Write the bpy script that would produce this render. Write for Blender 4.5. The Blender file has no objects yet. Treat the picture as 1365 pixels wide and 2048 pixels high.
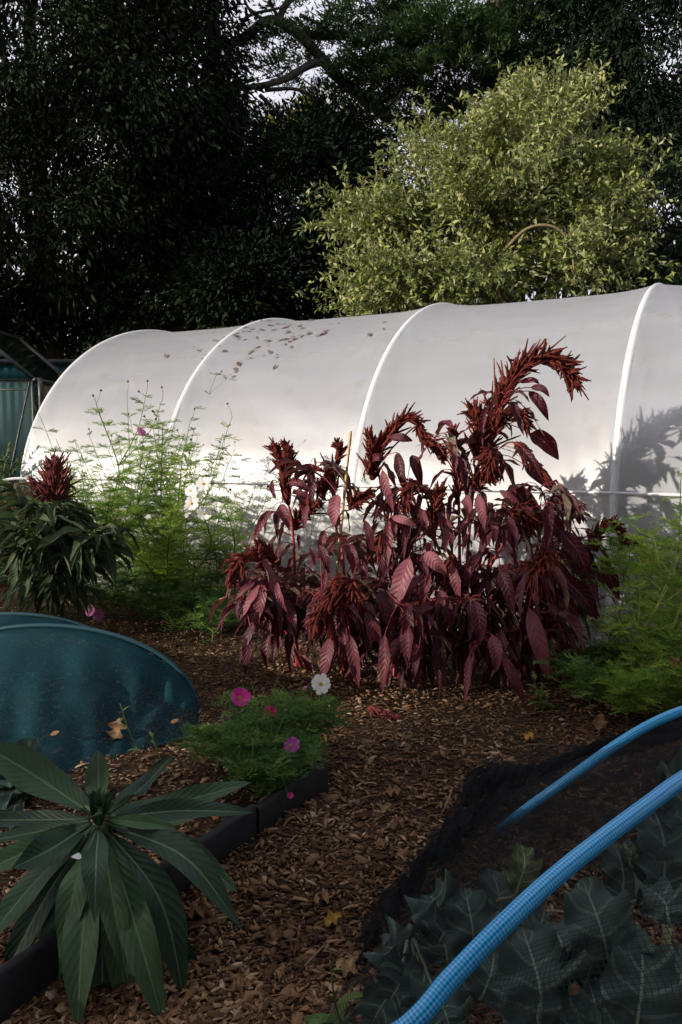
import bpy, math
import numpy as np
from mathutils import Vector

RS = np.random.default_rng(11)
SC = bpy.context.scene
COL = SC.collection
CAM_H, FPX, PITCH = 1.45, 1593.0, math.radians(4.8525)
CP, SP = math.cos(PITCH), math.sin(PITCH)
A3 = lambda *v: np.array(v, float)

# ------------------------------------------------------------ photo pixels -> points in the place
def ray(px, py):
    u = (px - 682.5) / FPX; w = (1024 - py) / FPX
    return A3(u, CP + w * SP, -SP + w * CP)
def P(px, py, Y):
    d = ray(px, py); return d * (Y / d[1]) + A3(0, 0, CAM_H)
def G(px, py, z=0.0):
    d = ray(px, py); return d * ((z - CAM_H) / d[2]) + A3(0, 0, CAM_H)
def proj(p):
    p = np.asarray(p, float); x, y, z = p[..., 0], p[..., 1], p[..., 2] - CAM_H
    d = y * CP - z * SP
    return 682.5 + FPX * x / d, 1024 - FPX * (y * SP + z * CP) / d

def unit(v):
    v = np.asarray(v, float); return v / (np.linalg.norm(v, axis=-1, keepdims=True) + 1e-12)
def cr(pts, n):
    """smooth curve through the points, n samples"""
    p = np.asarray(pts, float)
    if len(p) == 2:
        t = np.linspace(0, 1, n)[:, None]; return p[0] * (1 - t) + p[1] * t
    q = np.vstack([2 * p[0] - p[1], p, 2 * p[-1] - p[-2]])
    m = len(p) - 1; t = np.linspace(0, m, n); i = np.minimum(t.astype(int), m - 1); f = (t - i)[:, None]
    a, b, c, d = q[i], q[i + 1], q[i + 2], q[i + 3]
    return .5 * (2 * b + (c - a) * f + (2 * a - 5 * b + 4 * c - d) * f ** 2 + (3 * b - a - 3 * c + d) * f ** 3)

# ------------------------------------------------------------ mesh builder
class MB:
    def __init__(s): s.v = []; s.f = []; s.uv = []; s.r = []; s.n = 0
    def add(s, V, Fc, uv=None, rnd=None):
        V = np.asarray(V, float).reshape(-1, 3); n = len(V)
        s.v.append(V); s.f.append(np.asarray(Fc, np.int64) + s.n)
        s.uv.append(np.zeros((n, 2)) if uv is None else np.asarray(uv, float).reshape(-1, 2))
        s.r.append(np.full(n, .5) if rnd is None else np.broadcast_to(np.asarray(rnd, float), (n,)).copy())
        s.n += n
    def grid(s, V, uv=None, rnd=None):
        a, b = V.shape[:2]; i = np.arange(a * b).reshape(a, b)
        Fq = np.stack([i[:-1, :-1], i[1:, :-1], i[1:, 1:], i[:-1, 1:]], -1).reshape(-1, 4)
        s.add(V, Fq, uv, rnd)
    def tube(s, pts, rad, n=6, rnd=.5, jit=0.0, cap=True, uvl=False):
        p = np.asarray(pts, float); m = len(p); rad = np.broadcast_to(np.asarray(rad, float), (m,))
        T = unit(np.gradient(p, axis=0)); u = A3(0, 0, 1) if abs(T[0][2]) < .9 else A3(1, 0, 0)
        fr = []
        for t in T:
            u = unit(u - t * np.dot(u, t)); fr.append((u, np.cross(t, u)))
        U = np.array([a for a, b in fr]); W = np.array([b for a, b in fr])
        k = n + 1 if uvl else n
        an = np.arange(k) * 2 * np.pi / n
        rr = rad[:, None] * (1 + (RS.uniform(-jit, jit, (m, k)) if jit else 0))
        V = p[:, None] + rr[..., None] * (U[:, None] * np.cos(an)[None, :, None] + W[:, None] * np.sin(an)[None, :, None])
        i = np.arange(m * k).reshape(m, k)
        if uvl:
            L = np.r_[0, np.cumsum(np.linalg.norm(np.diff(p, axis=0), axis=1))]
            uv = np.stack(np.meshgrid(L, np.arange(k) / n, indexing='ij'), -1)
            Fq = np.stack([i[:-1, :-1], i[:-1, 1:], i[1:, 1:], i[1:, :-1]], -1).reshape(-1, 4)
            s.add(V, Fq, uv, rnd); return
        j = np.roll(i, -1, 1)
        Fq = np.stack([i[:-1], j[:-1], j[1:], i[1:]], -1).reshape(-1, 4)
        s.add(V, Fq, None, rnd)
        if cap:
            b = s.n - m * n
            for row, flip in ((0, True), (m - 1, False)):
                c = p[row]; ring = i[row]
                s.v.append(c[None]); s.uv.append(np.zeros((1, 2))); s.r.append(np.array([rnd], float))
                ids = np.stack([ring, np.roll(ring, -1), np.full(n, s.n - b)], -1)
                if flip: ids = ids[:, ::-1]
                s.f.append(ids + b); s.n += 1
    def box(s, lo, hi, M=None, o=None, rnd=.5):
        lo, hi = A3(*lo), A3(*hi)
        V = np.array([[(lo, hi)[i][0], (lo, hi)[j][1], (lo, hi)[k][2]] for i in (0, 1) for j in (0, 1) for k in (0, 1)])
        if M is not None: V = V @ np.asarray(M)
        if o is not None: V = V + np.asarray(o)
        s.add(V, [[0, 1, 3, 2], [4, 6, 7, 5], [0, 4, 5, 1], [2, 3, 7, 6], [0, 2, 6, 4], [1, 5, 7, 3]], None, rnd)

ORG = {}
def build(mb, name, mat, parent=None, loc=None, smooth=True):
    V = np.concatenate(mb.v); uv = np.concatenate(mb.uv); r = np.concatenate(mb.r)
    if parent is not None: o = ORG[parent.name]
    elif loc is not None: o = A3(*loc)
    else: o = A3((V[:, 0].min() + V[:, 0].max()) / 2, (V[:, 1].min() + V[:, 1].max()) / 2, V[:, 2].min())
    me = bpy.data.meshes.new(name)
    loops = np.concatenate([f.reshape(-1) for f in mb.f]); cnt = np.concatenate([np.full(len(f), f.shape[1]) for f in mb.f])
    me.vertices.add(len(V)); me.vertices.foreach_set('co', (V - o).astype(np.float32).ravel())
    me.loops.add(len(loops)); me.loops.foreach_set('vertex_index', loops.astype(np.int32))
    me.polygons.add(len(cnt)); me.polygons.foreach_set('loop_start', np.r_[0, np.cumsum(cnt)[:-1]].astype(np.int32))
    if smooth: me.polygons.foreach_set('use_smooth', np.ones(len(cnt), bool))
    a = me.attributes.new('rnd', 'FLOAT', 'POINT'); a.data.foreach_set('value', r.astype(np.float32))
    a = me.attributes.new('luv', 'FLOAT2', 'POINT'); a.data.foreach_set('vector', uv.astype(np.float32).ravel())
    me.update(calc_edges=True); me.validate()
    me.materials.append(mat)
    ob = bpy.data.objects.new(name, me); COL.objects.link(ob)
    if parent is not None: ob.parent = parent
    else: ob.location = o
    ORG[ob.name] = o
    return ob
def tag(o, label, cat, group=None):
    o['label'] = label; o['category'] = cat
    if group: o['group'] = group
    return o
def thing(name, label, cat, loc, group=None):
    o = bpy.data.objects.new(name, None); COL.objects.link(o); o.location = loc; o.empty_display_size = .1
    ORG[o.name] = A3(*loc); return tag(o, label, cat, group)
def struct(o, kind='structure'): o['kind'] = kind; return o
def dup_tree(root, loc, rz, scale, label, group=None):
    r = root.copy(); COL.objects.link(r); r.location = loc; r.rotation_euler = (0, 0, rz); r.scale = scale
    r['label'] = label
    if group: r['group'] = group
    for ch in list(root.children):
        c = ch.copy(); COL.objects.link(c); c.parent = r
    return r

# ------------------------------------------------------------ leaves
def prof_lance(a): return np.sin(np.pi * np.clip(a, 0, 1) ** .75) ** .85
def prof_oval(a): return np.sin(np.pi * np.clip(a, 0, 1) ** .9) ** .65
def prof_petal(a): return np.clip(np.sin(np.pi * .5 * np.clip(a * 1.5, 0, 1)) * np.clip((1.04 - a) * 9, 0, 1) ** .5, .12, 1)
def leafset(mb, Pn, D, N, L, W, nu=3, nv=2, droop=.5, fold=.2, prof=prof_lance, rnd=None, wave=0.0):
    Pn = np.asarray(Pn, float).reshape(-1, 3); n = len(Pn)
    D = unit(np.broadcast_to(D, (n, 3))); N = np.broadcast_to(N, (n, 3)); S = unit(np.cross(N, D)); N = np.cross(D, S)
    L = np.broadcast_to(L, (n,)); W = np.broadcast_to(W, (n,)); dr = np.broadcast_to(droop, (n,)).astype(float)
    dr = np.where(np.abs(dr) < 1e-3, 1e-3, dr)
    a = np.linspace(0, 1, nu + 1); b = np.linspace(-1, 1, nv + 1)
    th = dr[:, None] * a
    x = np.sin(th) / dr[:, None]; z = (1 - np.cos(th)) / dr[:, None]
    c = Pn[:, None] + L[:, None, None] * (D[:, None] * x[..., None] - N[:, None] * z[..., None])
    Na = N[:, None] * np.cos(th)[..., None] + D[:, None] * np.sin(th)[..., None]
    w = W[:, None] * .5 * prof(a)[None]
    V = c[:, :, None] + S[:, None, None] * (w[..., None] * b)[..., None] + Na[:, :, None] * (w[..., None] * np.abs(b) * fold)[..., None]
    if wave:
        ph = RS.uniform(0, 6.28, (n, 1, 1))
        V = V + Na[:, :, None] * (w[..., None] * wave * np.abs(b) * np.sin(a[None, :, None] * 14 + ph + b * 1.5))[..., None]
    k = (nu + 1) * (nv + 1); i = np.arange(k).reshape(nu + 1, nv + 1)
    Fq = np.stack([i[:-1, :-1], i[1:, :-1], i[1:, 1:], i[:-1, 1:]], -1).reshape(-1, 4)
    Fq = (Fq[None] + (np.arange(n) * k)[:, None, None]).reshape(-1, 4)
    uv = np.broadcast_to(np.stack(np.meshgrid(a, b, indexing='ij'), -1), (n, nu + 1, nv + 1, 2)).reshape(-1, 2)
    r = RS.uniform(0, 1, n) if rnd is None else np.broadcast_to(rnd, (n,))
    mb.add(V, Fq, uv, np.repeat(r, k))
def rhombs(mb, Pn, D, N, L, W, rnd):
    """small one-face leaf sprays"""
    n = len(Pn); D = unit(D); S = unit(np.cross(D, N)); L = np.broadcast_to(L, (n,))[:, None]; W = np.broadcast_to(W, (n,))[:, None]
    V = np.stack([Pn, Pn + D * L * .45 + S * W * .5, Pn + D * L, Pn + D * L * .45 - S * W * .5], 1)
    i = np.arange(n * 4).reshape(n, 4)
    mb.add(V, i, None, np.repeat(rnd, 4))
def curveleaf(mb, pts, width, up, nseg=12, nv=4, fold=.25, prof=prof_lance, rnd=.5, wave=0.0, wn=16):
    p = cr(pts, nseg + 1); T = unit(np.gradient(p, axis=0)); up = np.broadcast_to(up, p.shape)
    S = unit(np.cross(up, T)); N = np.cross(T, S)
    a = np.linspace(0, 1, nseg + 1); b = np.linspace(-1, 1, nv + 1)
    w = width * .5 * np.maximum(prof(a), .02)
    V = p[:, None] + S[:, None] * (w[:, None] * b)[..., None] + N[:, None] * (w[:, None] * np.abs(b) * fold)[..., None]
    if wave: V = V + N[:, None] * (wave * w[:, None] * b ** 2 * np.sin(a[:, None] * wn + b * 2 + RS.uniform(0, 6)))[..., None]
    uv = np.stack(np.meshgrid(a, b, indexing='ij'), -1)
    mb.grid(V, uv, rnd)
def rdir(n): return unit(RS.normal(size=(n, 3)))

# ------------------------------------------------------------ materials
class NT:
    def __init__(s, name):
        s.m = bpy.data.materials.new(name); s.m.use_nodes = True; s.t = s.m.node_tree; s.t.nodes.clear()
        s.out = s.t.nodes.new('ShaderNodeOutputMaterial')
    def n(s, typ, props=None, **inp):
        nd = s.t.nodes.new('ShaderNode' + typ)
        for k, v in (props or {}).items(): setattr(nd, k, v)
        for k, v in inp.items():
            key = int(k[1:]) if k[0] == 'i' and k[1:].isdigit() else k.replace('_', ' ')
            s.set(nd.inputs[key], v)
        return nd
    def set(s, sock, v):
        if isinstance(v, bpy.types.NodeSocket): s.t.links.new(v, sock)
        elif isinstance(v, bpy.types.Node): s.t.links.new(v.outputs[0], sock)
        elif isinstance(v, (tuple, list)) and len(v) == 3 and sock.type == 'RGBA': sock.default_value = (*v, 1)
        else: sock.default_value = v
    def math(s, op, a, b=0.0, c=0.0): return s.n('Math', {'operation': op}, i0=a, i1=b, i2=c).outputs[0]
    def mix(s, f, a, b): 
        nd = s.t.nodes.new('ShaderNodeMix'); nd.data_type = 'RGBA'
        s.set(nd.inputs[0], f); s.set(nd.inputs[6], a); s.set(nd.inputs[7], b); return nd.outputs[2]
    def attr(s, nm): return s.n('Attribute', {'attribute_name': nm})
    def ramp(s, f, stops):
        nd = s.n('ValToRGB', i0=f); e = nd.color_ramp.elements
        while len(e) < len(stops): e.new(.5)
        for el, (p, c) in zip(e, stops): el.position = p; el.color = (*c, 1)
        return nd.outputs[0]
    def noise(s, scale, detail=3, vec=None):
        nd = s.n('TexNoise', Scale=scale, Detail=detail)
        if vec is not None: s.set(nd.inputs['Vector'], vec)
        else: s.set(nd.inputs['Vector'], s.n('TexCoord').outputs['Object'])
        return nd.outputs[0]
    def bsdf(s, col, rough=.6, spec=.3, normal=None, **k):
        nd = s.n('BsdfPrincipled', Base_Color=col, Roughness=rough)
        s.set(nd.inputs['Specular IOR Level'], spec)
        if normal is not None: s.set(nd.inputs['Normal'], normal)
        for a, b in k.items(): s.set(nd.inputs[a.replace('_', ' ')], b)
        return nd.outputs[0]
    def bump(s, h, dist=.002, st=.6): return s.n('Bump', Strength=st, Distance=dist, Height=h).outputs[0]
    def mixs(s, f, a, b): 
        nd = s.n('MixShader'); s.set(nd.inputs[0], f); s.set(nd.inputs[1], a); s.set(nd.inputs[2], b); return nd.outputs[0]
    def done(s, sh): s.t.links.new(sh, s.out.inputs[0]); return s.m

def leaf_mat(name, stops, back=None, vein=None, veinn=9.0, rough=.5, spec=.3, tl=.2, tcol=None, bumpd=.0, hue=.25, midw=.05, nscale=14, svm=.30):
    t = NT(name)
    col = t.ramp(t.attr('rnd').outputs['Fac'], stops)
    col = t.mix(t.math('MULTIPLY', t.noise(nscale, 4), hue * 2), col, tuple(.45 * c for c in stops[0][1]))
    nrm = None
    if vein or bumpd:
        sx = t.n('SeparateXYZ', i0=t.attr('luv').outputs['Vector'])
        a, b = sx.outputs[0], t.math('ABSOLUTE', sx.outputs[1])
        mid = t.math('LESS_THAN', b, midw)
        sv = t.math('SINE', t.math('MULTIPLY', t.math('SUBTRACT', a, t.math('MULTIPLY', b, .16)), veinn * 6.283))
        if vein:
            svl = t.math('MULTIPLY', t.math('GREATER_THAN', sv, .88), svm)
            col = t.mix(t.math('MAXIMUM', t.math('MULTIPLY', mid, .8), svl), col, vein)
        if bumpd: nrm = t.bump(t.math('SUBTRACT', sv, t.math('MULTIPLY', mid, -1.0)), bumpd * .35, .7)
    if back: col = t.mix(t.n('NewGeometry').outputs['Backfacing'], col, back)
    sh = t.bsdf(col, rough, spec, nrm)
    if tl: 
        tc = t.mix(.5, col, tcol) if tcol else col
        sh = t.mixs(tl, sh, t.n('BsdfTranslucent', Color=tc).outputs[0])
    return t.done(sh)

def simple_mat(name, c1, c2, scale=20, rough=.7, spec=.3, bumpd=.0, detail=5, stretch=None, metal=0.0):
    t = NT(name); vec = t.n('TexCoord').outputs['Object']
    if stretch: vec = t.n('Mapping', Vector=vec, Scale=stretch).outputs[0]
    nz = t.noise(scale, detail, vec)
    col = t.ramp(nz, [(.3, c1), (.7, c2)])
    return t.done(t.bsdf(col, rough, spec, t.bump(nz, bumpd) if bumpd else None, Metallic=metal))
# ------------------------------------------------------------ materials of this garden
def film_mat():
    t = NT('polythene'); oc = t.n('TexCoord').outputs['Object']
    luv = t.attr('luv').outputs['Vector']
    big = t.noise(1.1, 4, t.n('Mapping', Vector=luv, Scale=(.9, 5.0, 1)).outputs[0])
    col = t.ramp(big, [(.3, (.52, .525, .585)), (.7, (.60, .605, .655))])
    # algae dusting: grows near the far gable and in a band high on the roof
    n1 = t.noise(7, 6, luv); n2 = t.noise(1.6, 2, luv)
    alg = t.math('MULTIPLY', t.math('GREATER_THAN', n1, .56), t.math('GREATER_THAN', n2, .54))
    col = t.mix(t.math('MULTIPLY', alg, .30), col, (.40, .42, .30))
    runs = t.n('MapRange', Value=t.noise(1.0, 5, t.n('Mapping', Vector=luv, Scale=(16, .9, 1)).outputs[0]), From_Min=.52, From_Max=.75).outputs[0]
    col = t.mix(t.math('MULTIPLY', runs, .28), col, (.42, .42, .40))
    fine = t.math('GREATER_THAN', t.noise(60, 2, luv), .70)
    col = t.mix(t.math('MULTIPLY', fine, .15), col, (.5, .5, .45))
    d = t.n('BsdfDiffuse', Color=col).outputs[0]; tr = t.n('BsdfTranslucent', Color=col).outputs[0]
    b = t.mixs(FILM_TL, d, tr)
    see = t.mixs(.78, t.n('BsdfTransparent', Color=(1, 1, 1)).outputs[0], t.n('BsdfRefraction', Color=(.97, .98, .98), Roughness=.42, IOR=1.12).outputs[0])
    b = t.mixs(FILM_TP, b, see)
    bmp = t.bump(t.noise(3.0, 3, t.n('Mapping', Vector=luv, Scale=(.6, 1.6, 1)).outputs[0]), .02, .12)
    g = t.n('BsdfGlossy', Color=(1, 1, 1), Roughness=.45, Normal=bmp).outputs[0]
    fr = t.math('ADD', t.math('MULTIPLY', t.math('POWER', t.n('LayerWeight', Blend=.5).outputs['Facing'], 3.0), .12), .10)
    return t.done(t.mixs(fr, b, g))
FILM_TL, FILM_TP = .15, .56

def chip_mat():
    t = NT('wood_chip'); r = t.attr('rnd').outputs['Fac']
    col = t.ramp(r, [(0, (.035, .019, .010)), (.3, (.12, .062, .030)), (.65, (.27, .15, .075)), (.88, (.42, .27, .155)), (1, (.58, .44, .29))])
    nz = t.noise(90, 3); col = t.mix(t.math('MULTIPLY', nz, .5), col, (.02, .011, .007))
    return t.done(t.bsdf(col, .85, .15))
def ground_mat():
    t = NT('woodchip_ground'); oc = t.n('TexCoord').outputs['Object']
    v = t.n('TexVoronoi', {'feature': 'F1'}, Vector=t.n('Mapping', Vector=oc, Scale=(1, 2.2, 1), Rotation=(0, 0, .6)).outputs[0], Scale=42.0)
    s = t.n('SeparateColor', i0=v.outputs['Color']).outputs[0]
    col = t.ramp(s, [(0, (.018, .010, .006)), (.45, (.05, .027, .014)), (.8, (.10, .058, .032)), (1, (.22, .15, .09))])
    col = t.mix(t.noise(1.3, 4), col, (.03, .017, .010))
    return t.done(t.bsdf(col, .9, .1, t.bump(v.outputs['Distance'], .02, .8)))
def net_mat(name, c1, c2, cell, line, full, twill=False):
    t = NT(name); sx = t.n('SeparateXYZ', i0=t.attr('luv').outputs['Vector'])
    u, v = sx.outputs[0], sx.outputs[1]
    col = t.ramp(t.noise(6, 5), [(.3, c1), (.7, c2)])
    if twill:
        s = t.math('ADD', t.math('MULTIPLY', t.math('SINE', t.math('MULTIPLY', t.math('ADD', u, t.math('MULTIPLY', v, .6)), 6.283 / cell)), .5), .5)
        col = t.mix(t.math('MULTIPLY', s, .6), col, tuple(c * 1.5 for c in c2))
        al = t.math('ADD', full, t.math('MULTIPLY', s, 1 - full))
    else:
        g = [t.math('LESS_THAN', t.math('FRACT', t.math('DIVIDE', w, cell)), line) for w in (u, v)]
        al = t.math('MAXIMUM', t.math('MAXIMUM', g[0], g[1]), full)
    sh = t.bsdf(col, .8, .12)
    return t.done(t.mixs(al, t.n('BsdfTransparent', Color=(1, 1, 1)).outputs[0], sh))
def hose_mat():
    t = NT('braided_hose'); sx = t.n('SeparateXYZ', i0=t.attr('luv').outputs['Vector'])
    l, a = sx.outputs[0], sx.outputs[1]
    p = t.math('MULTIPLY', l, 6.283 / .0115); q = t.math('MULTIPLY', a, 6.283 * 7)
    s = t.math('MULTIPLY', t.math('SINE', t.math('ADD', p, q)), t.math('SINE', t.math('SUBTRACT', p, q)))
    f = t.n('MapRange', {'interpolation_type': 'SMOOTHSTEP'}, Value=s, From_Min=-.35, From_Max=.35).outputs[0]
    col = t.mix(f, (.002, .15, .42), (.06, .46, .80))
    return t.done(t.bsdf(col, .32, .5, Coat_Weight=.3, Coat_Roughness=.25))
def teal_wall_mat():
    t = NT('teal_paint'); vec = t.n('TexCoord').outputs['Object']
    w = t.n('TexWave', {'bands_direction': 'X'}, Vector=vec, Scale=2.6).outputs['Fac']
    c = t.mix(t.noise(3, 5), (.012, .10, .105), (.02, .14, .14))
    return t.done(t.bsdf(c, .45, .4, t.bump(w, .03, .5)))

M = {}
M['film'] = film_mat()
t = NT('white_band'); M['white'] = t.done(t.mixs(.35, t.bsdf((.9, .9, .91), .4, .5), t.n('BsdfTranslucent', Color=(.9, .9, .9)).outputs[0]))
M['chip'] = chip_mat(); M['ground'] = ground_mat()
M['soil'] = simple_mat('bed_soil', (.012, .008, .006), (.05, .03, .02), 40, .95, .1, .01)
M['wood'] = simple_mat('weathered_wood', (.13, .075, .04), (.26, .16, .09), 6, .8, .2, .004, 6, (1, 1, 9))
M['plank'] = simple_mat('brown_plank', (.07, .035, .016), (.14, .07, .032), 8, .7, .25, .004, 6, (2, 2, 12))
M['board'] = simple_mat('black_plastic_board', (.004, .004, .005), (.011, .012, .013), 16, .6, .25, .003)
M['teal_net'] = net_mat('teal_net', (.002, .019, .026), (.004, .032, .042), .017, .5, .55, True)
M['black_net'] = net_mat('black_net', (.006, .007, .008), (.018, .019, .022), .0080, .12, .0)
M['net_bunch'] = net_mat('bunched_black_net', (.004, .005, .006), (.012, .013, .017), .008, .22, .08)
M['hose'] = hose_mat(); M['teal'] = teal_wall_mat()
M['dark_metal'] = simple_mat('dark_metal', (.012, .014, .014), (.03, .034, .034), 20, .45, .5)
t = NT('greenhouse_glass'); g = t.n('BsdfGlossy', Color=(1, 1, 1), Roughness=.08).outputs[0]
M['glass'] = t.done(t.mixs(t.math('MULTIPLY', t.n('Fresnel', IOR=1.5).outputs[0], .9), t.mixs(.05, t.n('BsdfTransparent', Color=(.86, .95, .92)).outputs[0], t.bsdf((.22, .27, .22), .6)), g))
M['bark'] = simple_mat('bark', (.022, .015, .011), (.075, .05, .036), 5, .9, .15, .02, 6, (3, 3, .6))
M['cedar_bark'] = simple_mat('cedar_bark', (.05, .042, .036), (.13, .11, .095), 6, .9, .15, .03, 6, (2, 2, 2))
M['twig'] = simple_mat('twig', (.10, .075, .04), (.25, .20, .12), 20, .8, .2)
M['cane'] = simple_mat('bamboo', (.38, .25, .12), (.55, .40, .21), 10, .5, .4)
M['yew'] = leaf_mat('yew_leaf', [(0, (.008, .016, .007)), (.7, (.018, .034, .012)), (1, (.042, .066, .018))], rough=.7, spec=.08, tl=.08)
M['conifer'] = leaf_mat('conifer_leaf', [(0, (.006, .014, .008)), (.7, (.012, .024, .012)), (1, (.026, .044, .018))], rough=.7, spec=.06, tl=.05)
M['cedar'] = leaf_mat('cedar_needle', [(0, (.03, .075, .028)), (.6, (.11, .20, .06)), (1, (.24, .34, .10))], rough=.6, spec=.2, tl=.1)
M['gold'] = leaf_mat('golden_leaf', [(0, (.18, .17, .03)), (1, (.42, .36, .08))], tl=.4)
M['bush'] = leaf_mat('silverberry_leaf', [(0, (.030, .056, .006)), (.4, (.13, .185, .026)), (.75, (.36, .385, .095)), (1, (.70, .66, .30))], back=(.30, .32, .16), rough=.5, spec=.25, tl=.22, tcol=(.3, .34, .05))
M['ivy'] = leaf_mat('ivy_leaf', [(0, (.022, .045, .012)), (.8, (.06, .10, .03)), (1, (.16, .19, .05))], tl=.15)
M['amar_leaf'] = leaf_mat('amaranth_leaf', [(0, (.022, .007, .010)), (.45, (.085, .020, .032)), (.8, (.16, .048, .062)), (1, (.34, .12, .15))], back=(.15, .12, .085), vein=(.30, .06, .085), veinn=9, rough=.45, spec=.22, tl=.16, tcol=(.5, .02, .04), bumpd=.004, midw=.045, hue=.3)
M['amar_green'] = leaf_mat('amaranth_green_leaf', [(0, (.026, .05, .022)), (.7, (.050, .082, .036)), (1, (.10, .115, .06))], back=(.09, .10, .07), vein=(.14, .15, .10), rough=.5, spec=.15, tl=.18, tcol=(.1, .2, .03), bumpd=.003)
t = NT('amaranth_plume'); col = t.ramp(t.attr('rnd').outputs['Fac'], [(0, (.085, .014, .011)), (.6, (.18, .032, .021)), (1, (.29, .066, .042))])
nz = t.noise(170, 2); col = t.mix(nz, col, (.06, .010, .008)); M['plume'] = t.done(t.bsdf(col, .8, .15, t.bump(nz, .006, 1.0)))
t = NT('amaranth_pink_plume'); col = t.ramp(t.attr('rnd').outputs['Fac'], [(0, (.16, .035, .036)), (1, (.38, .11, .10))])
nz = t.noise(170, 2); M['plume_pink'] = t.done(t.bsdf(t.mix(nz, col, (.06, .012, .014)), .8, .15, t.bump(nz, .006, 1.0)))
M['amar_stem'] = simple_mat('amaranth_stem', (.12, .015, .02), (.34, .04, .045), 8, .5, .3)
M['green_stem'] = simple_mat('green_stem', (.06, .10, .025), (.15, .21, .05), 8, .5, .3)
M['yellow_stem'] = simple_mat('yellow_green_stem', (.20, .23, .05), (.40, .42, .12), 8, .5, .3)
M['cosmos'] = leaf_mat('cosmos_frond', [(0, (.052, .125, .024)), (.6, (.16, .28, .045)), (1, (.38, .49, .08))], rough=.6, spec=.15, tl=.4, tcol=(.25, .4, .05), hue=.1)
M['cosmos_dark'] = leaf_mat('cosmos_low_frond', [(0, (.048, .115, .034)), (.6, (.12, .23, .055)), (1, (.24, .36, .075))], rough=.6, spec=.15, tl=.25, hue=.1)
M['weed'] = leaf_mat('weed_leaf', [(0, (.06, .13, .025)), (1, (.20, .30, .06))], vein=(.25, .33, .12), tl=.3, veinn=6)
M['echium'] = leaf_mat('echium_leaf', [(0, (.012, .038, .020)), (.5, (.028, .070, .034)), (1, (.075, .145, .055))], back=(.06, .10, .05), svm=.12, vein=(.12, .20, .10), veinn=15, rough=.5, spec=.32, tl=.12, bumpd=.0015, midw=.06, hue=.25, nscale=9)
M['kale'] = leaf_mat('kale_leaf', [(0, (.040, .075, .064)), (1, (.080, .135, .11))], vein=(.22, .30, .22), veinn=5, rough=.55, spec=.2, tl=.08, bumpd=.004, midw=.035, hue=.4, nscale=22)
M['kale_yellow'] = leaf_mat('kale_yellow_leaf', [(0, (.09, .13, .035)), (1, (.15, .20, .055))], vein=(.4, .42, .25), veinn=6, tl=.15, hue=.4)
def petal(nm, a, b, tl=.3): M[nm] = leaf_mat(nm, [(0, a), (1, b)], vein=tuple(min(1, c * 1.12) for c in b), veinn=.01, rough=.6, spec=.2, tl=tl, hue=.04, midw=.03)
petal('petal_white', (.82, .82, .80), (.9, .9, .88)); petal('petal_pink', (.62, .19, .44), (.72, .28, .55))
petal('petal_magenta', (.62, .035, .30), (.74, .06, .40)); petal('petal_red', (.5, .02, .10), (.62, .05, .16)); petal('petal_lilac', (.42, .08, .36), (.52, .14, .46))
M['disc'] = simple_mat('flower_disc', (.45, .25, .02), (.75, .5, .04), 200, .8, .1)
M['bud'] = simple_mat('flower_bud', (.03, .05, .02), (.09, .09, .04), 40, .7, .2)
M['dead'] = leaf_mat('dead_leaf', [(0, (.08, .036, .015)), (.5, (.20, .10, .045)), (.85, (.36, .23, .12)), (1, (.50, .31, .05))], back=(.24, .16, .09), vein=(.2, .11, .05), veinn=5, rough=.7, spec=.2, tl=.1, hue=.3)
M['roof_leaf'] = leaf_mat('roof_leaf', [(0, (.12, .065, .06)), (.7, (.24, .16, .13)), (1, (.36, .30, .2))], rough=.7, tl=.2, hue=.3)
M['marigold'] = simple_mat('orange_petal', (.6, .2, .01), (.8, .35, .02), 60, .7, .2)
# ------------------------------------------------------------ camera, light, sky
cam = bpy.data.cameras.new('camera'); co = bpy.data.objects.new('camera', cam); COL.objects.link(co)
cam.sensor_fit = 'VERTICAL'; cam.sensor_height = 36; cam.lens = 28 * FPX / 1593; cam.clip_start = .02; cam.clip_end = 2000
co.location = (0, 0, CAM_H); co.rotation_euler = (math.pi / 2 - PITCH, 0, 0); SC.camera = co
SUN_EL = math.radians(17); SH = unit(A3(-.905, -.426, 0)); PQ = A3(-.426, .905, 0)
SDIR = SH * math.cos(SUN_EL) + A3(0, 0, math.sin(SUN_EL))
sl = bpy.data.lights.new('sun', 'SUN'); sl.energy = 5.0; sl.angle = math.radians(.6); sl.color = (1, .91, .77)
so = bpy.data.objects.new('sun', sl); COL.objects.link(so); so.location = (-20, -10, 20)
so.rotation_euler = Vector(SDIR).to_track_quat('Z', 'Y').to_euler()
w = bpy.data.worlds.new('World'); SC.world = w; w.use_nodes = True; wt = w.node_tree
bg = wt.nodes['Background']; sky = wt.nodes.new('ShaderNodeTexSky'); sky.sky_type = 'NISHITA'; sky.sun_disc = False
sky.sun_elevation = SUN_EL; sky.sun_rotation = math.atan2(SDIR[0], SDIR[1]); sky.air_density = 1.0; sky.dust_density = 2.5
tc = wt.nodes.new('ShaderNodeTexCoord'); nz = wt.nodes.new('ShaderNodeTexNoise'); nz.inputs['Scale'].default_value = 2.2; nz.inputs['Detail'].default_value = 6
wt.links.new(tc.outputs['Generated'], nz.inputs['Vector'])
mr = wt.nodes.new('ShaderNodeMapRange'); mr.inputs[1].default_value = .30; mr.inputs[2].default_value = .52; mr.inputs[4].default_value = .85
wt.links.new(nz.outputs[0], mr.inputs[0])
mx = wt.nodes.new('ShaderNodeMix'); mx.data_type = 'RGBA'; mx.inputs[7].default_value = (8.6, 8.5, 9.4, 1)
wt.links.new(mr.outputs[0], mx.inputs[0]); wt.links.new(sky.outputs[0], mx.inputs[6]); wt.links.new(mx.outputs[2], bg.inputs[0])
bg.inputs[1].default_value = .10
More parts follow.
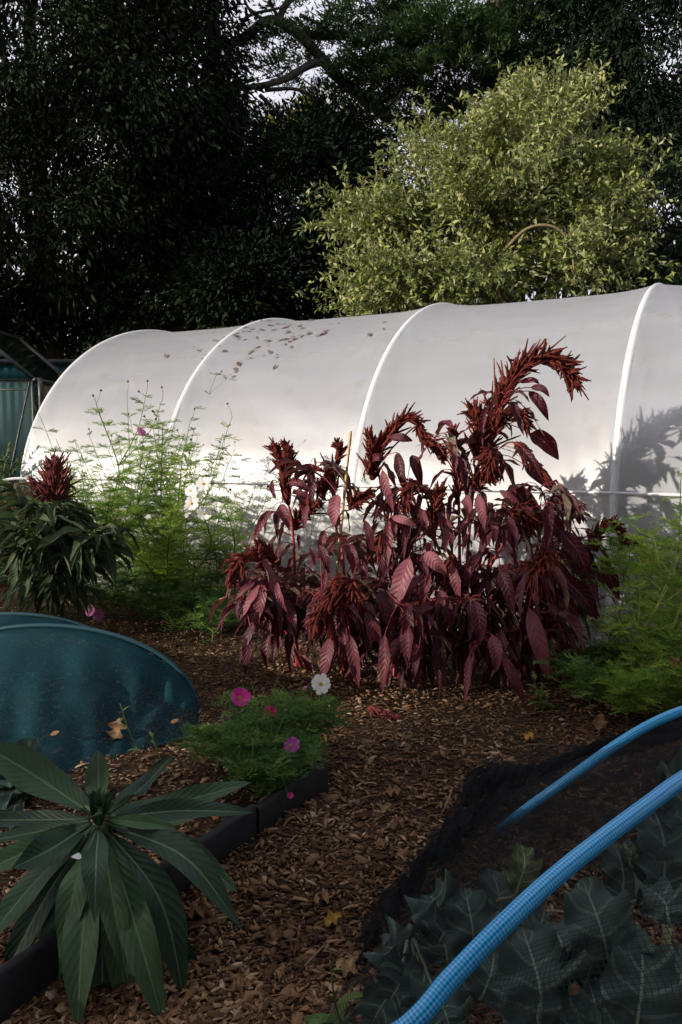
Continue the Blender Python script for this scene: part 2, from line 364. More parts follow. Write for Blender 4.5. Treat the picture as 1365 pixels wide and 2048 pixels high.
SC.view_settings.view_transform = 'Standard'; SC.view_settings.look = 'None'; SC.view_settings.exposure = .36; SC.view_settings.gamma = 1
SC.cycles.transparent_max_bounces = 24; SC.cycles.max_bounces = 8; SC.cycles.sample_clamp_indirect = 6

# ------------------------------------------------------------ ground
BA, BB, BC = G(657, 1578), G(533, 1690), G(20, 2046)          # foot of the black edging
bd = unit(BA - BC); bn = A3(-bd[1], bd[0], 0)                    # towards the bed
def in_bed(x, y):
    q = (x - BC[0]) * bn[0] + (y - BC[1]) * bn[1]; l = (x - BC[0]) * bd[0] + (y - BC[1]) * bd[1]
    L = np.linalg.norm(BA - BC)
    s = lambda v: 1 / (1 + np.exp(-v * 22))
    return s(q - .07) * s(L - .06 - l)
def hnoise(x, y):
    return (np.sin(x * 3.1 + 1.3 * np.sin(y * 2.3)) * np.sin(y * 3.7 + x) * .012 + np.sin(x * 9 + y * 5) * np.sin(y * 11 - x * 4) * .006
            + np.sin(x * 23 + 3) * np.sin(y * 19 + x * 7) * .003)
def zg(x, y): return hnoise(x, y) + .07 * in_bed(x, y)
xs = np.r_[-300, -120, -50, -22, -12, -8, np.arange(-6, 6.01, .05), 8, 12, 22, 50, 120, 300]
ys = np.r_[-300, -100, -40, -15, -6, -2, np.arange(0, 8.01, .05), 10, 14, 22, 40, 90, 300, 600]
X, Y = np.meshgrid(xs, ys, indexing='ij')
near = (np.abs(X) < 7) & (Y > -1) & (Y < 9)
Z = np.where(near, zg(X, Y), 0.0)
mb = MB(); mb.grid(np.stack([X, Y, Z], -1)); struct(build(mb, 'ground', M['ground'], loc=(0, 0, 0)))

def chips(n, ymin, ymax, l0, l1, xr):
    y = 1 / RS.uniform(1 / ymax, 1 / ymin, n); x = RS.uniform(-1, 1, n) * (y * xr + .2)
    m = RS.uniform(0, 1, n)
    keep = (in_bed(x, y) < .5) | (m < .45)
    x, y = x[keep], y[keep]; n = len(x)
    L = RS.uniform(l0, l1, n) * RS.choice([1, 1, 1, 1.7], n); Wd = L * RS.uniform(.18, .5, n); H = RS.uniform(.0015, .004, n)
    an = RS.uniform(0, 6.28, n); ti = RS.normal(0, .22, n)
    D = np.stack([np.cos(an) * np.cos(ti), np.sin(an) * np.cos(ti), np.sin(ti)], -1)
    N = unit(A3(0, 0, 1) + RS.normal(0, .33, (n, 3))); S = unit(np.cross(D, N)); N = np.cross(S, D)
    c = np.stack([x, y, zg(x, y) + RS.uniform(.001, .014, n)], -1)
    e = lambda a: a[:, None]
    tp = RS.uniform(.3, 1, n)
    top = [c - D * e(L / 2) - S * e(Wd / 2 * tp), c - D * e(L / 2) + S * e(Wd / 2 * tp), c + N * e(L * .06) + S * e(Wd / 2), c + D * e(L / 2) + S * e(Wd / 3), c + D * e(L / 2) - S * e(Wd / 4 * tp), c + N * e(L * .06) - S * e(Wd / 2)]
    V = np.stack(top + [p - N * e(H) for p in top], 1)
    f = np.array([[0, 5, 2, 1], [5, 4, 3, 2], [0, 1, 7, 6], [1, 2, 8, 7], [2, 3, 9, 8], [3, 4, 10, 9], [4, 5, 11, 10], [5, 0, 6, 11]])
    F = (f[None] + (np.arange(n) * 12)[:, None, None]).reshape(-1, 4)
    return V.reshape(-1, 3), F, np.repeat(np.clip(RS.beta(1.5, 1.7, n) + .16 * np.sin(x * 2.7 + 1.4 * np.sin(y * 1.9)) * np.sin(y * 3.3 + x) + .10 * np.sin(x * 8 + y * 5) * np.sin(y * 9 - x * 4), 0, 1), 12)
mb = MB()
for a in ((15000, 1.5, 9, .020, .044, .47), (56000, 1.5, 9, .008, .022, .47)):
    V, F_, r = chips(*a); mb.add(V, F_, None, r)
o = build(mb, 'wood_chips', M['chip'], loc=(0, 3, 0), smooth=False); struct(o, 'stuff')
tag(o, 'loose brown wood chips covering the path and bed', 'wood chips')

# ------------------------------------------------------------ polytunnel
TB = A3(1.88867, 5.5324, 0); TD = A3(-math.sin(1.06726), math.cos(1.06726), 0); TN = A3(math.cos(1.06726), math.sin(1.06726), 0)
TSP, TA, TBH, TZ0, T3 = 2.06539, 2.4006, 2.12562, .79518, 6.06341
HOOPS = [-2 * TSP, -TSP, 0, TSP, 2 * TSP, T3]
def tun(t, q, sag=0.0):
    """q: 0..1 from near foot over the top to far foot"""
    t = np.asarray(t, float); q = np.asarray(q, float)
    leg = TZ0; arc = 3.63 * 1.97; tot = 2 * leg + arc; l = q * tot
    th = np.clip((l - leg) / arc, 0, 1) * np.pi
    a, b = TA - sag, TBH - sag
    s = TA - a * np.cos(th); z = TZ0 + b * np.sin(th)
    z = np.where(l < leg, l, np.where(l > tot - leg, tot - l, z))
    return TB + TD * t[..., None] + TN * s[..., None] + A3(0, 0, 1) * z[..., None]
def film_sag(t):
    d = np.min([np.abs(t - h) for h in HOOPS], axis=0); return .010 + .05 * (1 - np.exp(-(d / .2) ** 1.3))
tunnel = thing('polytunnel', 'long white polythene tunnel greenhouse with hooped frame behind the red plants', 'polytunnel', tuple(TB + TN * TA))
ts = np.unique(np.r_[np.arange(-2 * TSP, T3, .06), T3, HOOPS]); qs = np.linspace(0, 1, 110)
Tt, Qq = np.meshgrid(ts, qs, indexing='ij')
sg = film_sag(Tt) * np.clip((Qq - .06) * 8, 0, 1) * np.clip((1 - Qq) * 8, 0, 1)
V = tun(Tt, Qq, sg)
dh = np.min([np.abs(Tt - h) for h in HOOPS], axis=0)
V += TN * ((np.sin(Tt * 20 + Qq * 150) + np.sin(Tt * 37 - Qq * 90)) * .0035 * np.exp(-(dh / .35) ** 2) * np.clip(Qq * 9, 0, 1))[..., None]
V += TN * (np.sin(Tt * 5 + Qq * 31) * .004 * np.clip(Qq * 9, 0, 1))[..., None]
mb = MB(); mb.grid(V, np.stack([Tt, Qq * 8.8], -1)); build(mb, 'film_cover', M['film'], tunnel)
# timber door frame in the open far end
mb = MB(); Rm = np.stack([TD, TN, A3(0, 0, 1)])
mb.box((T3 - .1, TA - .75, 0), (T3 - .03, TA - .67, 2.62), Rm, TB); mb.box((T3 - .1, TA + .67, 0), (T3 - .03, TA + .75, 2.62), Rm, TB); mb.box((T3 - .11, TA - .67, 2.0), (T3 - .03, TA + .67, 2.08), Rm, TB)
build(mb, 'door_frame', M['wood'], tunnel, smooth=False)
# hoops: broad pale ribs with the taped film stretched over them
for i, h in enumerate(HOOPS):
    mb = MB(); qv = np.linspace(0, 1, 120); hv = np.linspace(-1, 1, 9); wv = .030
    Th, Qh = np.meshgrid(h + hv * wv, qv, indexing='ij')
    mb.grid(tun(Th, Qh, .010 - .012 * np.cos(hv * np.pi / 2)[:, None] + .004 * (np.abs(hv) > .99)[:, None] + film_sag(Th) - .010))
    build(mb, 'hoop', M['white'], tunnel)
mb = MB(); tt = np.linspace(-2 * TSP, T3, 40)
mb.tube(np.array([TB + TD * x + A3(0, 0, 1.11) - TN * .012 + TN * (.045) for x in tt]), .011, 6); build(mb, 'side_rail', M['white'], tunnel)
mb = MB(); Rm = np.stack([TD, TN, A3(0, 0, 1)])
mb.box((-2 * TSP, .03, -.02), (T3 - .05, .07, .17), Rm, TB); build(mb, 'base_board', M['wood'], tunnel)
# growing bed inside, along the near side
bed = thing('raised_bed', 'timber sided growing bed just inside the tunnel wall', 'raised bed', tuple(TB + TN * .6))
mb = MB(); mb.box((-2 * TSP, .16, 0), (T3 - .3, .2, .36), Rm, TB); mb.box((-2 * TSP, 1.2, 0), (T3 - .3, 1.24, .36), Rm, TB); build(mb, 'timber_side', M['plank'], bed)
mb = MB(); mb.box((-2 * TSP, .2, 0), (T3 - .3, 1.2, .31), Rm, TB); build(mb, 'soil_fill', M['soil'], bed)

# dead leaves lying on the roof of the tunnel
tpl = []
def on_roof(n, px0, px1, py0, py1, ctr=None):
    out = []
    while len(out) < n:
        t_, q_ = RS.uniform(-2, 6), RS.uniform(.12, .5)
        p = tun(t_, q_, film_sag(np.array(t_))); x, y = proj(p)
        if px0 < x < px1 and py0 < y < py1:
            if ctr and RS.uniform() > math.exp(-((x - ctr[0]) / ctr[2]) ** 2 - ((y - ctr[1]) / ctr[3]) ** 2): continue
            n_ = unit(np.cross(tun(t_ + .01, q_) - tun(t_, q_), tun(t_, q_ + .002) - tun(t_, q_)))
            if n_[2] < 0: n_ = -n_
            out.append((p + n_ * .006, n_))
    return out
lf = on_roof(72, 440, 790, 638, 712, (560, 670, 120, 26)) + on_roof(20, 330, 480, 655, 720) + on_roof(12, 460, 560, 690, 760) + on_roof(9, 560, 790, 640, 672)
for k, (p, n_) in enumerate(lf):
    mb = MB(); d = unit(np.cross(n_, RS.normal(size=3)) + TD * RS.choice([-1, 1]) * .9)
    L_ = RS.uniform(.035, .105); leafset(mb, p - d * L_ / 2, d, n_, L_, L_ * RS.uniform(.3, .5), 3, 2, RS.uniform(-.5, .3), RS.uniform(0, .5), prof_oval)
    tag(build(mb, 'dead_leaf', M['roof_leaf'], loc=tuple(p), smooth=True), 'small dry dead leaf lying on the roof of the white tunnel', 'leaf', 'dead leaves lying on the tunnel roof')

# ------------------------------------------------------------ black edging of the bed
def edge_board(p, q_, label, h0, th=.035, z0=-.05):
    mb = MB(); d = unit(q_ - p); n_ = A3(-d[1], d[0], 0); L = np.linalg.norm(q_ - p)
    prof = np.array([(0, z0), (0, h0 - .008), (.008, h0), (th - .008, h0), (th, h0 - .008), (th, z0)])
    s = np.linspace(0, L, 24)
    V = p + d * s[:, None, None] + n_ * prof[None, :, 0, None] + A3(0, 0, 1) * prof[None, :, 1, None] + A3(0, 0, 1) * (.004 * np.sin(s * 3))[:, None, None]
    mb.grid(V)
    for e in (0, -1): mb.add(V[e], [[0, 1, 4, 5], [1, 2, 3, 4]])
    root = thing('edging_board', label, 'board', tuple((p + q_) / 2))
    build(mb, 'plank', M['board'], root, smooth=False)
    mb = MB(); e = q_ - d * .1 + n_ * (th + .02)
    mb.box((-.02, -.02, -.15), (.02, .02, h0 - .02), None, e); build(mb, 'peg', M['board'], root, smooth=False)
Bm = BC + bd * (np.linalg.norm(BB - BC))
edge_board(Bm - A3(0, 0, .004) + bd * .02, BA, 'short far board of the black bed edging, ending beside the purple flower', .125)
edge_board(BC - bd * .6, Bm, 'long near board of the black bed edging, running behind the big green rosette', .14)
edge_board(BA - bd * .02 + bn * .04, BA - bd * .05 + bn * .55, 'black edging board across the end of the bed, under the cosmos', .10)

# ------------------------------------------------------------ fallen leaves on the path
def fallen(px, py, L_, col, label, group=None, curl=-.8, ang=None, tilt=0.0, wd=.7, lift=.012):
    p = G(px, py); p[2] = zg(p[0], p[1]) + lift
    an = RS.uniform(0, 6.28) if ang is None else ang
    d = unit(A3(math.cos(an), math.sin(an), tilt)); n_ = unit(A3(0, 0, 1) + RS.normal(0, .25, 3) - d * tilt)
    mb = MB(); V0 = p - d * L_ / 2; V0[2] = p[2] + .008
    L_ *= .85; leafset(mb, V0, d, n_, L_, L_ * wd, 12, 6, curl, RS.uniform(.2, .8), lambda a: prof_oval(a) * (1 + .07 * np.sin(a * 17 + py)), col, .8)
    mb.tube([V0 - d * L_ * .35, V0, V0 + d * L_ * .2], .0016, 4, col)
    return tag(build(mb, 'fallen_leaf', M['dead'], loc=tuple(p)), label, 'leaf', group)
fallen(240, 1518, .12, .78, 'large tan curled dead leaf standing against the edge of the teal net', None, -.7, 1.2, .8, .75, .03)
fallen(655, 1806, .085, .72, 'pale brown dead leaf on the path right of the rosette', None, -.5, .2)
fallen(668, 1846, .07, 1.0, 'yellow dead leaf on the path just below a pale brown one', None, -.6, .6)
fallen(690, 1945, .08, .86, 'big cream coloured dead leaf low on the path', None, -.4, 2.6)
fallen(654, 1496, .07, .97, 'orange yellow dead leaf beside the end of the black board', None, -.5, .1)
fallen(1060, 1482, .07, 1.0, 'yellow dead leaf on the path in front of the red plants', None, -.7, .8)
fallen(408, 1662, .10, .75, 'tan dead leaf on the bed among the rosette leaves', None, -.7, 1.2, .3)
fallen(515, 1788, .09, .6, 'brown dead leaf with curled edge beside the black board', None, -.9, .3, .2)
fallen(410, 1838, .10, .62, 'ragged brown dead leaf under the drooping rosette leaves', None, -.6, .1)
fallen(545, 1875, .075, .55, 'dull brown dead leaf lying mid path below the yellow leaf', None, -.5, 2.0)
fallen(790, 1590, .08, .78, 'grey green dead leaf lying flat on the middle of the path', None, -.3, .1)
fallen(775, 1622, .07, .84, 'pale dead leaf just below a grey green one mid path', None, -.8, .9)
fallen(800, 1655, .09, .45, 'dark brown dead leaf mid path left of the black net', None, -.4, .5)
fallen(824, 1765, .09, .5, 'reddish dead leaf close to the left edge of the black net', None, -.3, .3)
fallen(1200, 1462, .11, .70, 'brown dead leaf at the path edge before the far blue hose', None, -.7, 1.2, .4)
fallen(1352, 1455, .09, .74, 'copper dead leaf caught beside the far blue hose', None, -.9, .4, .3, .8, .30)
for k in range(40):
    while True:
        x, y = RS.uniform(-2.2, 2.6), 1 / RS.uniform(1 / 5.6, 1 / 1.8)
        px, py = proj(A3(x, y, 0))
        if 300 < px < 1180 and 1390 < py < 2048: break
    fallen(px, py, RS.uniform(.03, .065), RS.choice([.1, .25, .4, .5, .65, .8]), 'small brown dead leaf lying among the wood chips', 'small dead leaves on the wood chips', RS.uniform(-.9, .2))
for k in range(7):
    a, b = [(668, 1632, 740, 1618), (790, 1745, 812, 1790), (910, 1462, 960, 1450), (1030, 1500, 1090, 1505), (610, 1940, 640, 1915), (880, 1640, 900, 1600), (560, 1640, 600, 1665)][k][:2], [(752, 1598), (830, 1800), (975, 1440), (1110, 1500), (650, 1905), (905, 1590), (610, 1668)][k]
    p, q_ = G(*a), G(*b); p[2] = zg(p[0], p[1]) + .02; q_[2] = zg(q_[0], q_[1]) + .03
    mb = MB(); mb.tube(cr([p, (p + q_) / 2 + A3(.01, 0, .012), q_], 8), [.003] * 7 + [.0015], 5, .8)
    tag(build(mb, 'dry_twig', M['twig']), 'thin dry twig lying on the wood chip path', 'twig', 'dry twigs on the path')

# ------------------------------------------------------------ left background: teal shed, greenhouse, planter
sh = thing('teal_shed', 'teal painted corrugated shed with dark roof edge beyond the tunnel end', 'shed', (-5.8, 12.6, 0))
mb = MB(); mb.box((-9.6, 11.6, 0), (-3.6, 13.6, 2.55)); build(mb, 'wall', M['teal'], sh, smooth=False)
mb = MB(); mb.box((-9.7, 11.48, 2.59), (-3.5, 13.7, 2.66)); build(mb, 'roof', M['dark_metal'], sh, smooth=False)
mb = MB(); mb.box((-9.62, 11.55, 2.37), (-3.58, 11.597, 2.58)); build(mb, 'fascia', M['teal'], sh, smooth=False)
gh = thing('greenhouse', 'dark framed glass greenhouse with sloping roof at the left edge', 'greenhouse', (-4.6, 9.6, 0))
E0 = P(66, 760, 9.2); R0 = P(-75, 640, 9.2); ex, ez = E0[0], E0[2]; rx, rz = R0[0], R0[2]; lx = 2 * rx - ex
y0, y1 = 9.2, 10.8
def bar(nm, a, b, r, mat='dark_metal', par=None): mb = MB(); mb.tube([a, b], r * .6, 4); build(mb, nm, M[mat], par, smooth=False)
for yy in (y0, y1):
    bar('post', A3(ex, yy, 0), A3(ex, yy, ez), .035, par=gh); bar('post', A3(lx, yy, 0), A3(lx, yy, ez), .035, par=gh)
    bar('rafter', A3(ex + .05, yy, ez - .02), A3(rx, yy, rz), .04, par=gh); bar('rafter', A3(lx, yy, ez), A3(rx, yy, rz), .035, par=gh)
    bar('cross_bar', A3(ex, yy, ez), A3(lx, yy, ez), .025, par=gh); bar('brace', A3(ex - .03, yy, ez), A3(ex - .5, yy, .3), .018, par=gh)
bar('gutter', A3(ex + .04, y0 - .05, ez), A3(ex + .04, y1, ez), .045, par=gh); bar('ridge', A3(rx, y0, rz), A3(rx, y1, rz), .04, par=gh)
mb = MB(); mb.tube(cr([A3(ex + .1, y0 - .04, ez + .02), A3(ex + .11, y0 - .04, ez - .6), A3(ex + .16, y0 - .04, ez - .75), A3(ex + .2, y0 - .04, ez - .85)], 10), .03, 8); build(mb, 'downpipe', M['dark_metal'], gh)
for nm, a in (('roof_glass', [(ex, ez), (rx, rz)]), ('roof_glass', [(rx, rz), (lx, ez)]), ('side_glass', [(ex, .3), (ex, ez)])):
    mb = MB(); (xa, za), (xb, zb) = a
    mb.grid(np.array([[A3(xa, y0 + .03, za + .012), A3(xa, y1 - .03, za + .012)], [A3(xb, y0 + .03, zb + .012), A3(xb, y1 - .03, zb + .012)]])); build(mb, nm, M['glass'], gh, smooth=False)
mb = MB(); mb.grid(np.array([[A3(lx, y0, .3), A3(ex, y0, .3)], [A3(lx, y0, ez), A3(ex, y0, ez)]])); build(mb, 'end_glass', M['glass'], gh, smooth=False)
pl = thing('planter_box', 'brown plank planter box beside the tunnel end', 'planter', (-4.2, 8.0, 0))
mb = MB(); x1 = P(44, 945, 8.2)[0]
mb.box((-5.9, 8.0, 0), (x1, 8.05, 1.06)); mb.box((x1, 8.0, 0), (x1 + .05, 9.0, 1.06)); build(mb, 'board', M['plank'], pl, smooth=False)
mb = MB(); mb.box((-5.85, 8.06, 0), (x1 - .01, 9.0, .98)); build(mb, 'soil_fill', M['soil'], pl, smooth=False)
mb = MB(); mb.tube(cr([P(-90, 1040, 7.2), P(-40, 985, 7.2), P(5, 962, 7.2), P(45, 957, 7.2), P(90, 965, 7.2), P(130, 1000, 7.2)], 24), .012, 6)
tag(build(mb, 'cloche_hoop', M['white']), 'thin pale hoop arching at the left edge beside the planter box', 'hoop')
HEDGE_H = 4.45
# ------------------------------------------------------------ trees
def limb(pts, r0, r1, n=10, ns=8, mb=None, jit=.08):
    m_ = mb or MB(); m_.tube(cr(pts, n), np.linspace(r0, r1, n), ns, .5, jit); return m_
def crown_mesh(mb, lobes, nclus, per, cr_, L, W, hang=.6, zmin=.3):
    """lobes: (centre, radii, weight) - clumps of sprays through the volume of each lobe"""
    wts = np.array([l[2] for l in lobes], float); wts /= wts.sum()
    for (c, r, _), k in zip(lobes, (wts * nclus).astype(int)):
        d = rdir(k) * (RS.uniform(.12, 1, k) ** .45)[:, None]; cc = A3(*c) + d * A3(*r)
        cc = cc[cc[:, 2] > zmin]
        if not len(cc): continue
        tone = RS.beta(2, 2.5, len(cc)); sz = RS.uniform(.6, 1.4, len(cc)) * cr_
        idx = np.repeat(np.arange(len(cc)), per); n = len(idx)
        off = RS.normal(size=(n, 3)) * np.array([1, 1, .75]) * sz[idx][:, None] * .55
        Pn = cc[idx] + off
        out = unit(cc - A3(*c))[idx]
        D = unit(out * .5 + unit(off) * .7 + A3(0, 0, -hang) + RS.normal(0, .35, (n, 3)))
        N = unit(RS.normal(size=(n, 3)) + A3(0, 0, .6))
        rhombs(mb, Pn, D, N, RS.uniform(.6, 1.4, n) * L, RS.uniform(.7, 1.3, n) * W, np.clip(tone[idx] * .75 + RS.uniform(-.15, .4, n), 0, 1))
def lobe(px, py, Yd, rx, ry, rd, wt=1.0):
    c = P(px, py, Yd); s = Yd / FPX; return (c, A3(rx * s, rd, ry * s), wt)
def tree(name, label, base, h, lobes, nclus, per, clr, L, W, mat, hang=.6, tr=.28, group=None, limbs=7, bark='bark', lean=(0, 0), zmin=.3):
    root = thing(name, label, 'tree', base, group); b = A3(*base)
    top = b + A3(lean[0], lean[1], h)
    mb = limb([b - A3(0, 0, .2), b + (top - b) * .35 + A3(.12, 0, 0), b + (top - b) * .7 - A3(.1, 0, 0), top], tr, tr * .2, 16, 10)
    for k in range(limbs):
        l = lobes[k % len(lobes)]; s = RS.uniform(.25, .8); p = b + (top - b) * s
        e = l[0] + rdir(1)[0] * l[1] * .6
        limb([p, p * .5 + e * .5 + A3(0, 0, .25), e], tr * (1 - s) * .55, .02, 9, 6, mb)
    build(mb, 'trunk', M[bark], root)
    mb = MB(); crown_mesh(mb, lobes, nclus, per, clr, L, W, hang, zmin); build(mb, 'crown', M[mat], root)
    return root
YG = 'dark trees standing behind the tunnel'
yew1 = tree('yew_tree', 'tall dark evergreen at the far left behind the teal shed', (-5.2, 14.2, 0), 11,
    [lobe(40, 60, 13.4, 290, 260, 2.2, 2.2), lobe(-90, 330, 13.4, 250, 240, 2, 1.3), lobe(230, 250, 13.8, 230, 200, 2, 1.5), lobe(90, 470, 13.6, 260, 130, 1.8, .8), lobe(60, -300, 13.4, 330, 280, 2, 1.5)],
    1100, 70, .34, .13, .04, 'yew', .75, .26)
yew2 = tree('yew_tree', 'broad dark evergreen left of the tree gap with sky specks through it', (-2.3, 15.6, 0), 12,
    [lobe(340, 120, 15.2, 150, 210, 2, 1.4), lobe(390, 330, 15.2, 160, 170, 2, 1.3), lobe(330, 520, 15.4, 200, 150, 2, 1.1), lobe(350, -160, 15.2, 160, 240, 2, 1.2)],
    800, 80, .36, .14, .045, 'yew', .8, .3)
yew3 = tree('yew_tree', 'lower black green evergreen in the middle with a spiky top', (-.2, 14.6, 0), 6.5,
    [lobe(610, 400, 14.2, 150, 165, 1.6, 1.4), lobe(560, 560, 14.2, 200, 130, 1.7, 1.2), lobe(735, 330, 14.6, 60, 110, 1, .45), lobe(690, 470, 14.4, 120, 170, 1.5, 1), lobe(655, 270, 14.6, 45, 60, .8, .2), lobe(800, 520, 14.6, 150, 160, 1.5, .9)],
    760, 80, .32, .12, .04, 'conifer', .1, .26)
conR = tree('conifer_tree', 'tall dark conifer filling the right edge behind the pale bush', (5.2, 15.8, 0), 13,
    [lobe(1290, 120, 15.4, 190, 230, 2, 1.6), lobe(1300, 380, 15.4, 190, 190, 2, 1.3), lobe(1160, 60, 15.8, 110, 140, 1.4, .7), lobe(1420, 60, 15.4, 200, 300, 2, 1), lobe(1250, -220, 15.4, 210, 220, 2, 1), lobe(1190, 330, 16, 110, 200, 1.5, .8)],
    1000, 80, .36, .13, .04, 'conifer', .7, .3)
# low growth under the trees at the left
for k, (px, py, Yd, rx, ry, lab) in enumerate([(30, 640, 14.4, 130, 80, 'dark shrub under the trees above the teal shed'), (300, 610, 14.0, 150, 90, 'dark shrub under the trees just above the curve of the tunnel end'), (470, 600, 13.6, 120, 90, 'dark shrub under the trees behind the second tunnel hoop')]):
    c = P(px, py, Yd); root = thing('shrub', lab, 'shrub', (c[0], Yd, 0)); mb = MB()
    for j in range(4): limb([A3(c[0] + .1 * j, Yd, 0), A3(c[0] + RS.uniform(-.5, .5), Yd, c[2] * .5), A3(c[0] + RS.uniform(-1, 1), Yd, c[2])], .06, .015, 8, 6, mb)
    build(mb, 'stem', M['bark'], root); mb = MB()
    crown_mesh(mb, [lobe(px, py, Yd, rx, ry, 1.0)], 150, 70, .3, .12, .05, .4); build(mb, 'foliage', M['yew'], root)
trk = thing('bare_trunk', 'brown tree trunk without leaves standing left behind the teal shed', 'tree trunk', (P(92, 640, 14.9)[0], 14.9, 0))
mb = limb([A3(P(96, 640, 14.9)[0], 14.9, -.2), P(92, 660, 14.9), P(86, 560, 14.9), P(98, 400, 14.9)], .16, .1, 16, 10, jit=.12); build(mb, 'bark', M['cedar_bark'], trk)

# cedar
cd = thing('cedar_tree', 'large cedar with bare crooked limbs and flat sprays of needles above the bush', 'tree', (3.6, 18.5, 0))
YC = 17.0
mb = limb([A3(3.6, 18.5, -.2), A3(3.5, 18.3, 5), P(1010, 120, 18), P(980, -150, 18)], .5, .25, 16, 10)
L1 = [P(1005, 300, 18), P(900, 270, 17.6), P(800, 245, 17.2), P(740, 205, 17), P(672, 150, 16.8), P(645, 118, 16.8), P(590, 62, 16.6), P(540, 40, 16.5), P(480, 80, 16.2), P(430, 92, 16)]
limb(L1, .15, .08, 40, 8, mb)
limb([P(658, 122, 16.8), P(620, 130, 16.6), P(570, 158, 16.4), P(520, 172, 16.2), P(470, 178, 16)], .085, .05, 16, 8, mb)
limb([P(690, 70, 17), P(610, 68, 16.8), P(560, 40, 16.8), P(600, -20, 16.8), P(700, -60, 17)], .10, .05, 16, 7, mb)
limb([P(800, 245, 17.2), P(850, 240, 17), P(880, 218, 17), P(960, 215, 17)], .12, .05, 12, 7, mb)
for a in ([P(560, 40, 16.5), P(540, 0, 16.4), P(535, -40, 16.4)], [P(540, 45, 16.5), P(500, 20, 16.4), P(480, -30, 16.4)], [P(600, 30, 16.6), P(640, 50, 16.6), P(690, 90, 16.6)],
          [P(530, 180, 16.3), P(590, 178, 16.3), P(640, 200, 16.4), P(660, 215, 16.4)], [P(520, 190, 16.3), P(560, 230, 16.3), P(575, 250, 16.3)], [P(480, 60, 16.3), P(500, 30, 16.3), P(575, 10, 16.4), P(610, -30, 16.4)],
          [P(730, 200, 17), P(760, 150, 16.8), P(860, 60, 16.6), P(1000, 40, 16.6)]): limb(a, .045, .015, 14, 5, mb)
for k in range(26):
    x = RS.uniform(590, 800); y = RS.uniform(150, 215); limb([P(x, y, 16.9), P(x + RS.uniform(-20, 30), y + RS.uniform(15, 35), 16.8), P(x + RS.uniform(-45, 45), y + RS.uniform(30, 70), 16.7)], .016, .006, 7, 4, mb)
build(mb, 'limbs', M['cedar_bark'], cd)
mb = MB()
def pad(px, py, Yd, w, h, n, droop=.25, per=30):
    """flat spray: tufts of needles along drooping branchlets"""
    c = P(px, py, Yd); s = Yd / FPX; n = int(n * 1.35)
    a = RS.uniform(0, 6.283, n); r = np.sqrt(RS.uniform(0, 1, n))
    x = r * np.cos(a) * w * s; y = r * np.sin(a) * w * s * .8; z = RS.normal(0, h * s * .32, n) - droop * (r ** 2) * w * s * .6
    cc = c + np.stack([x, y, z], -1)
    tone = RS.uniform(0, .6, n); n_ = n; idx = np.repeat(np.arange(n), per); m = len(idx)
    dirs = unit(np.stack([np.cos(a), np.sin(a), np.full(n, -.15)], -1))
    Pn = cc[idx] + dirs[idx] * RS.normal(0, .13, m)[:, None] + RS.normal(0, .035, (m, 3))
    D = unit(dirs[idx] * .7 + A3(0, 0, .7) + RS.normal(0, .6, (m, 3)))
    rhombs(mb, Pn, D, rdir(m), RS.uniform(.09, .17, m), .03, np.clip(tone[idx] + RS.uniform(0, .4, m), 0, 1))
for a in [(880, 60, 16.2, 130, 26, 120), (960, 110, 16.3, 120, 26, 120), (800, 90, 16.4, 110, 24, 90), (740, 130, 16.6, 80, 22, 60), (880, 150, 16.6, 150, 30, 130), (1020, 60, 16.4, 130, 28, 80), (760, 30, 16.4, 120, 30, 60), (900, 5, 16.4, 160, 30, 120),
          (830, 200, 17.2, 120, 26, 50), (760, 165, 17, 90, 20, 50), (545, 72, 16.4, 50, 20, 22), (610, 105, 16.9, 40, 18, 12), (550, 125, 16.6, 45, 20, 16), (470, 140, 16.4, 50, 24, 22), (660, 55, 16.7, 70, 24, 40), (1120, 140, 16.6, 110, 26, 90), (1150, 185, 16.6, 80, 16, 50),
          (1090, 20, 16.8, 130, 34, 90), (690, 250, 17, 40, 16, 7), (650, 180, 16.8, 40, 18, 10), (1000, 180, 17.2, 140, 34, 100), (950, -60, 16.6, 220, 40, 140), (700, -40, 16.6, 160, 36, 80), (590, 170, 17.2, 40, 16, 8), (510, 225, 16.6, 50, 24, 14), (870, 240, 17.4, 90, 30, 50)]: pad(*a)
build(mb, 'needles', M['cedar'], cd)

gt = tree('golden_tree', 'sunlit yellow green tree seen far off through the gap in the trees', (-1.2, 30, 0), 12.5, [lobe(620, 262, 30, 55, 55, 1.2, 1), lobe(560, 300, 30, 60, 60, 1.2, 1), lobe(700, 290, 30, 50, 60, 1, .6)], 120, 60, .5, .22, .1, 'gold', .2, .2)
gt2 = tree('golden_tree', 'sunlit yellow green tree glimpsed low through the left hand evergreens', (-9, 31, 0), 9.5, [lobe(240, 400, 31, 120, 80, 2, 1), lobe(320, 420, 31, 90, 80, 2, 1)], 200, 60, .6, .25, .1, 'gold', .2, .2)
mb = MB(); crown_mesh(mb, [((x, 42 + abs(x) * .1, 3.2 + RS.uniform(-.5, 1.2)), A3(6, 3, 4.5), 1) for x in np.arange(-34, 40, 6)], 1500, 50, 1.0, .55, .26, .2, .0)
o = build(mb, 'distant_woodland', M['yew'], loc=(0, 42, 0)); struct(o, 'stuff'); tag(o, 'dark distant woodland closing the view behind the trees', 'woodland')

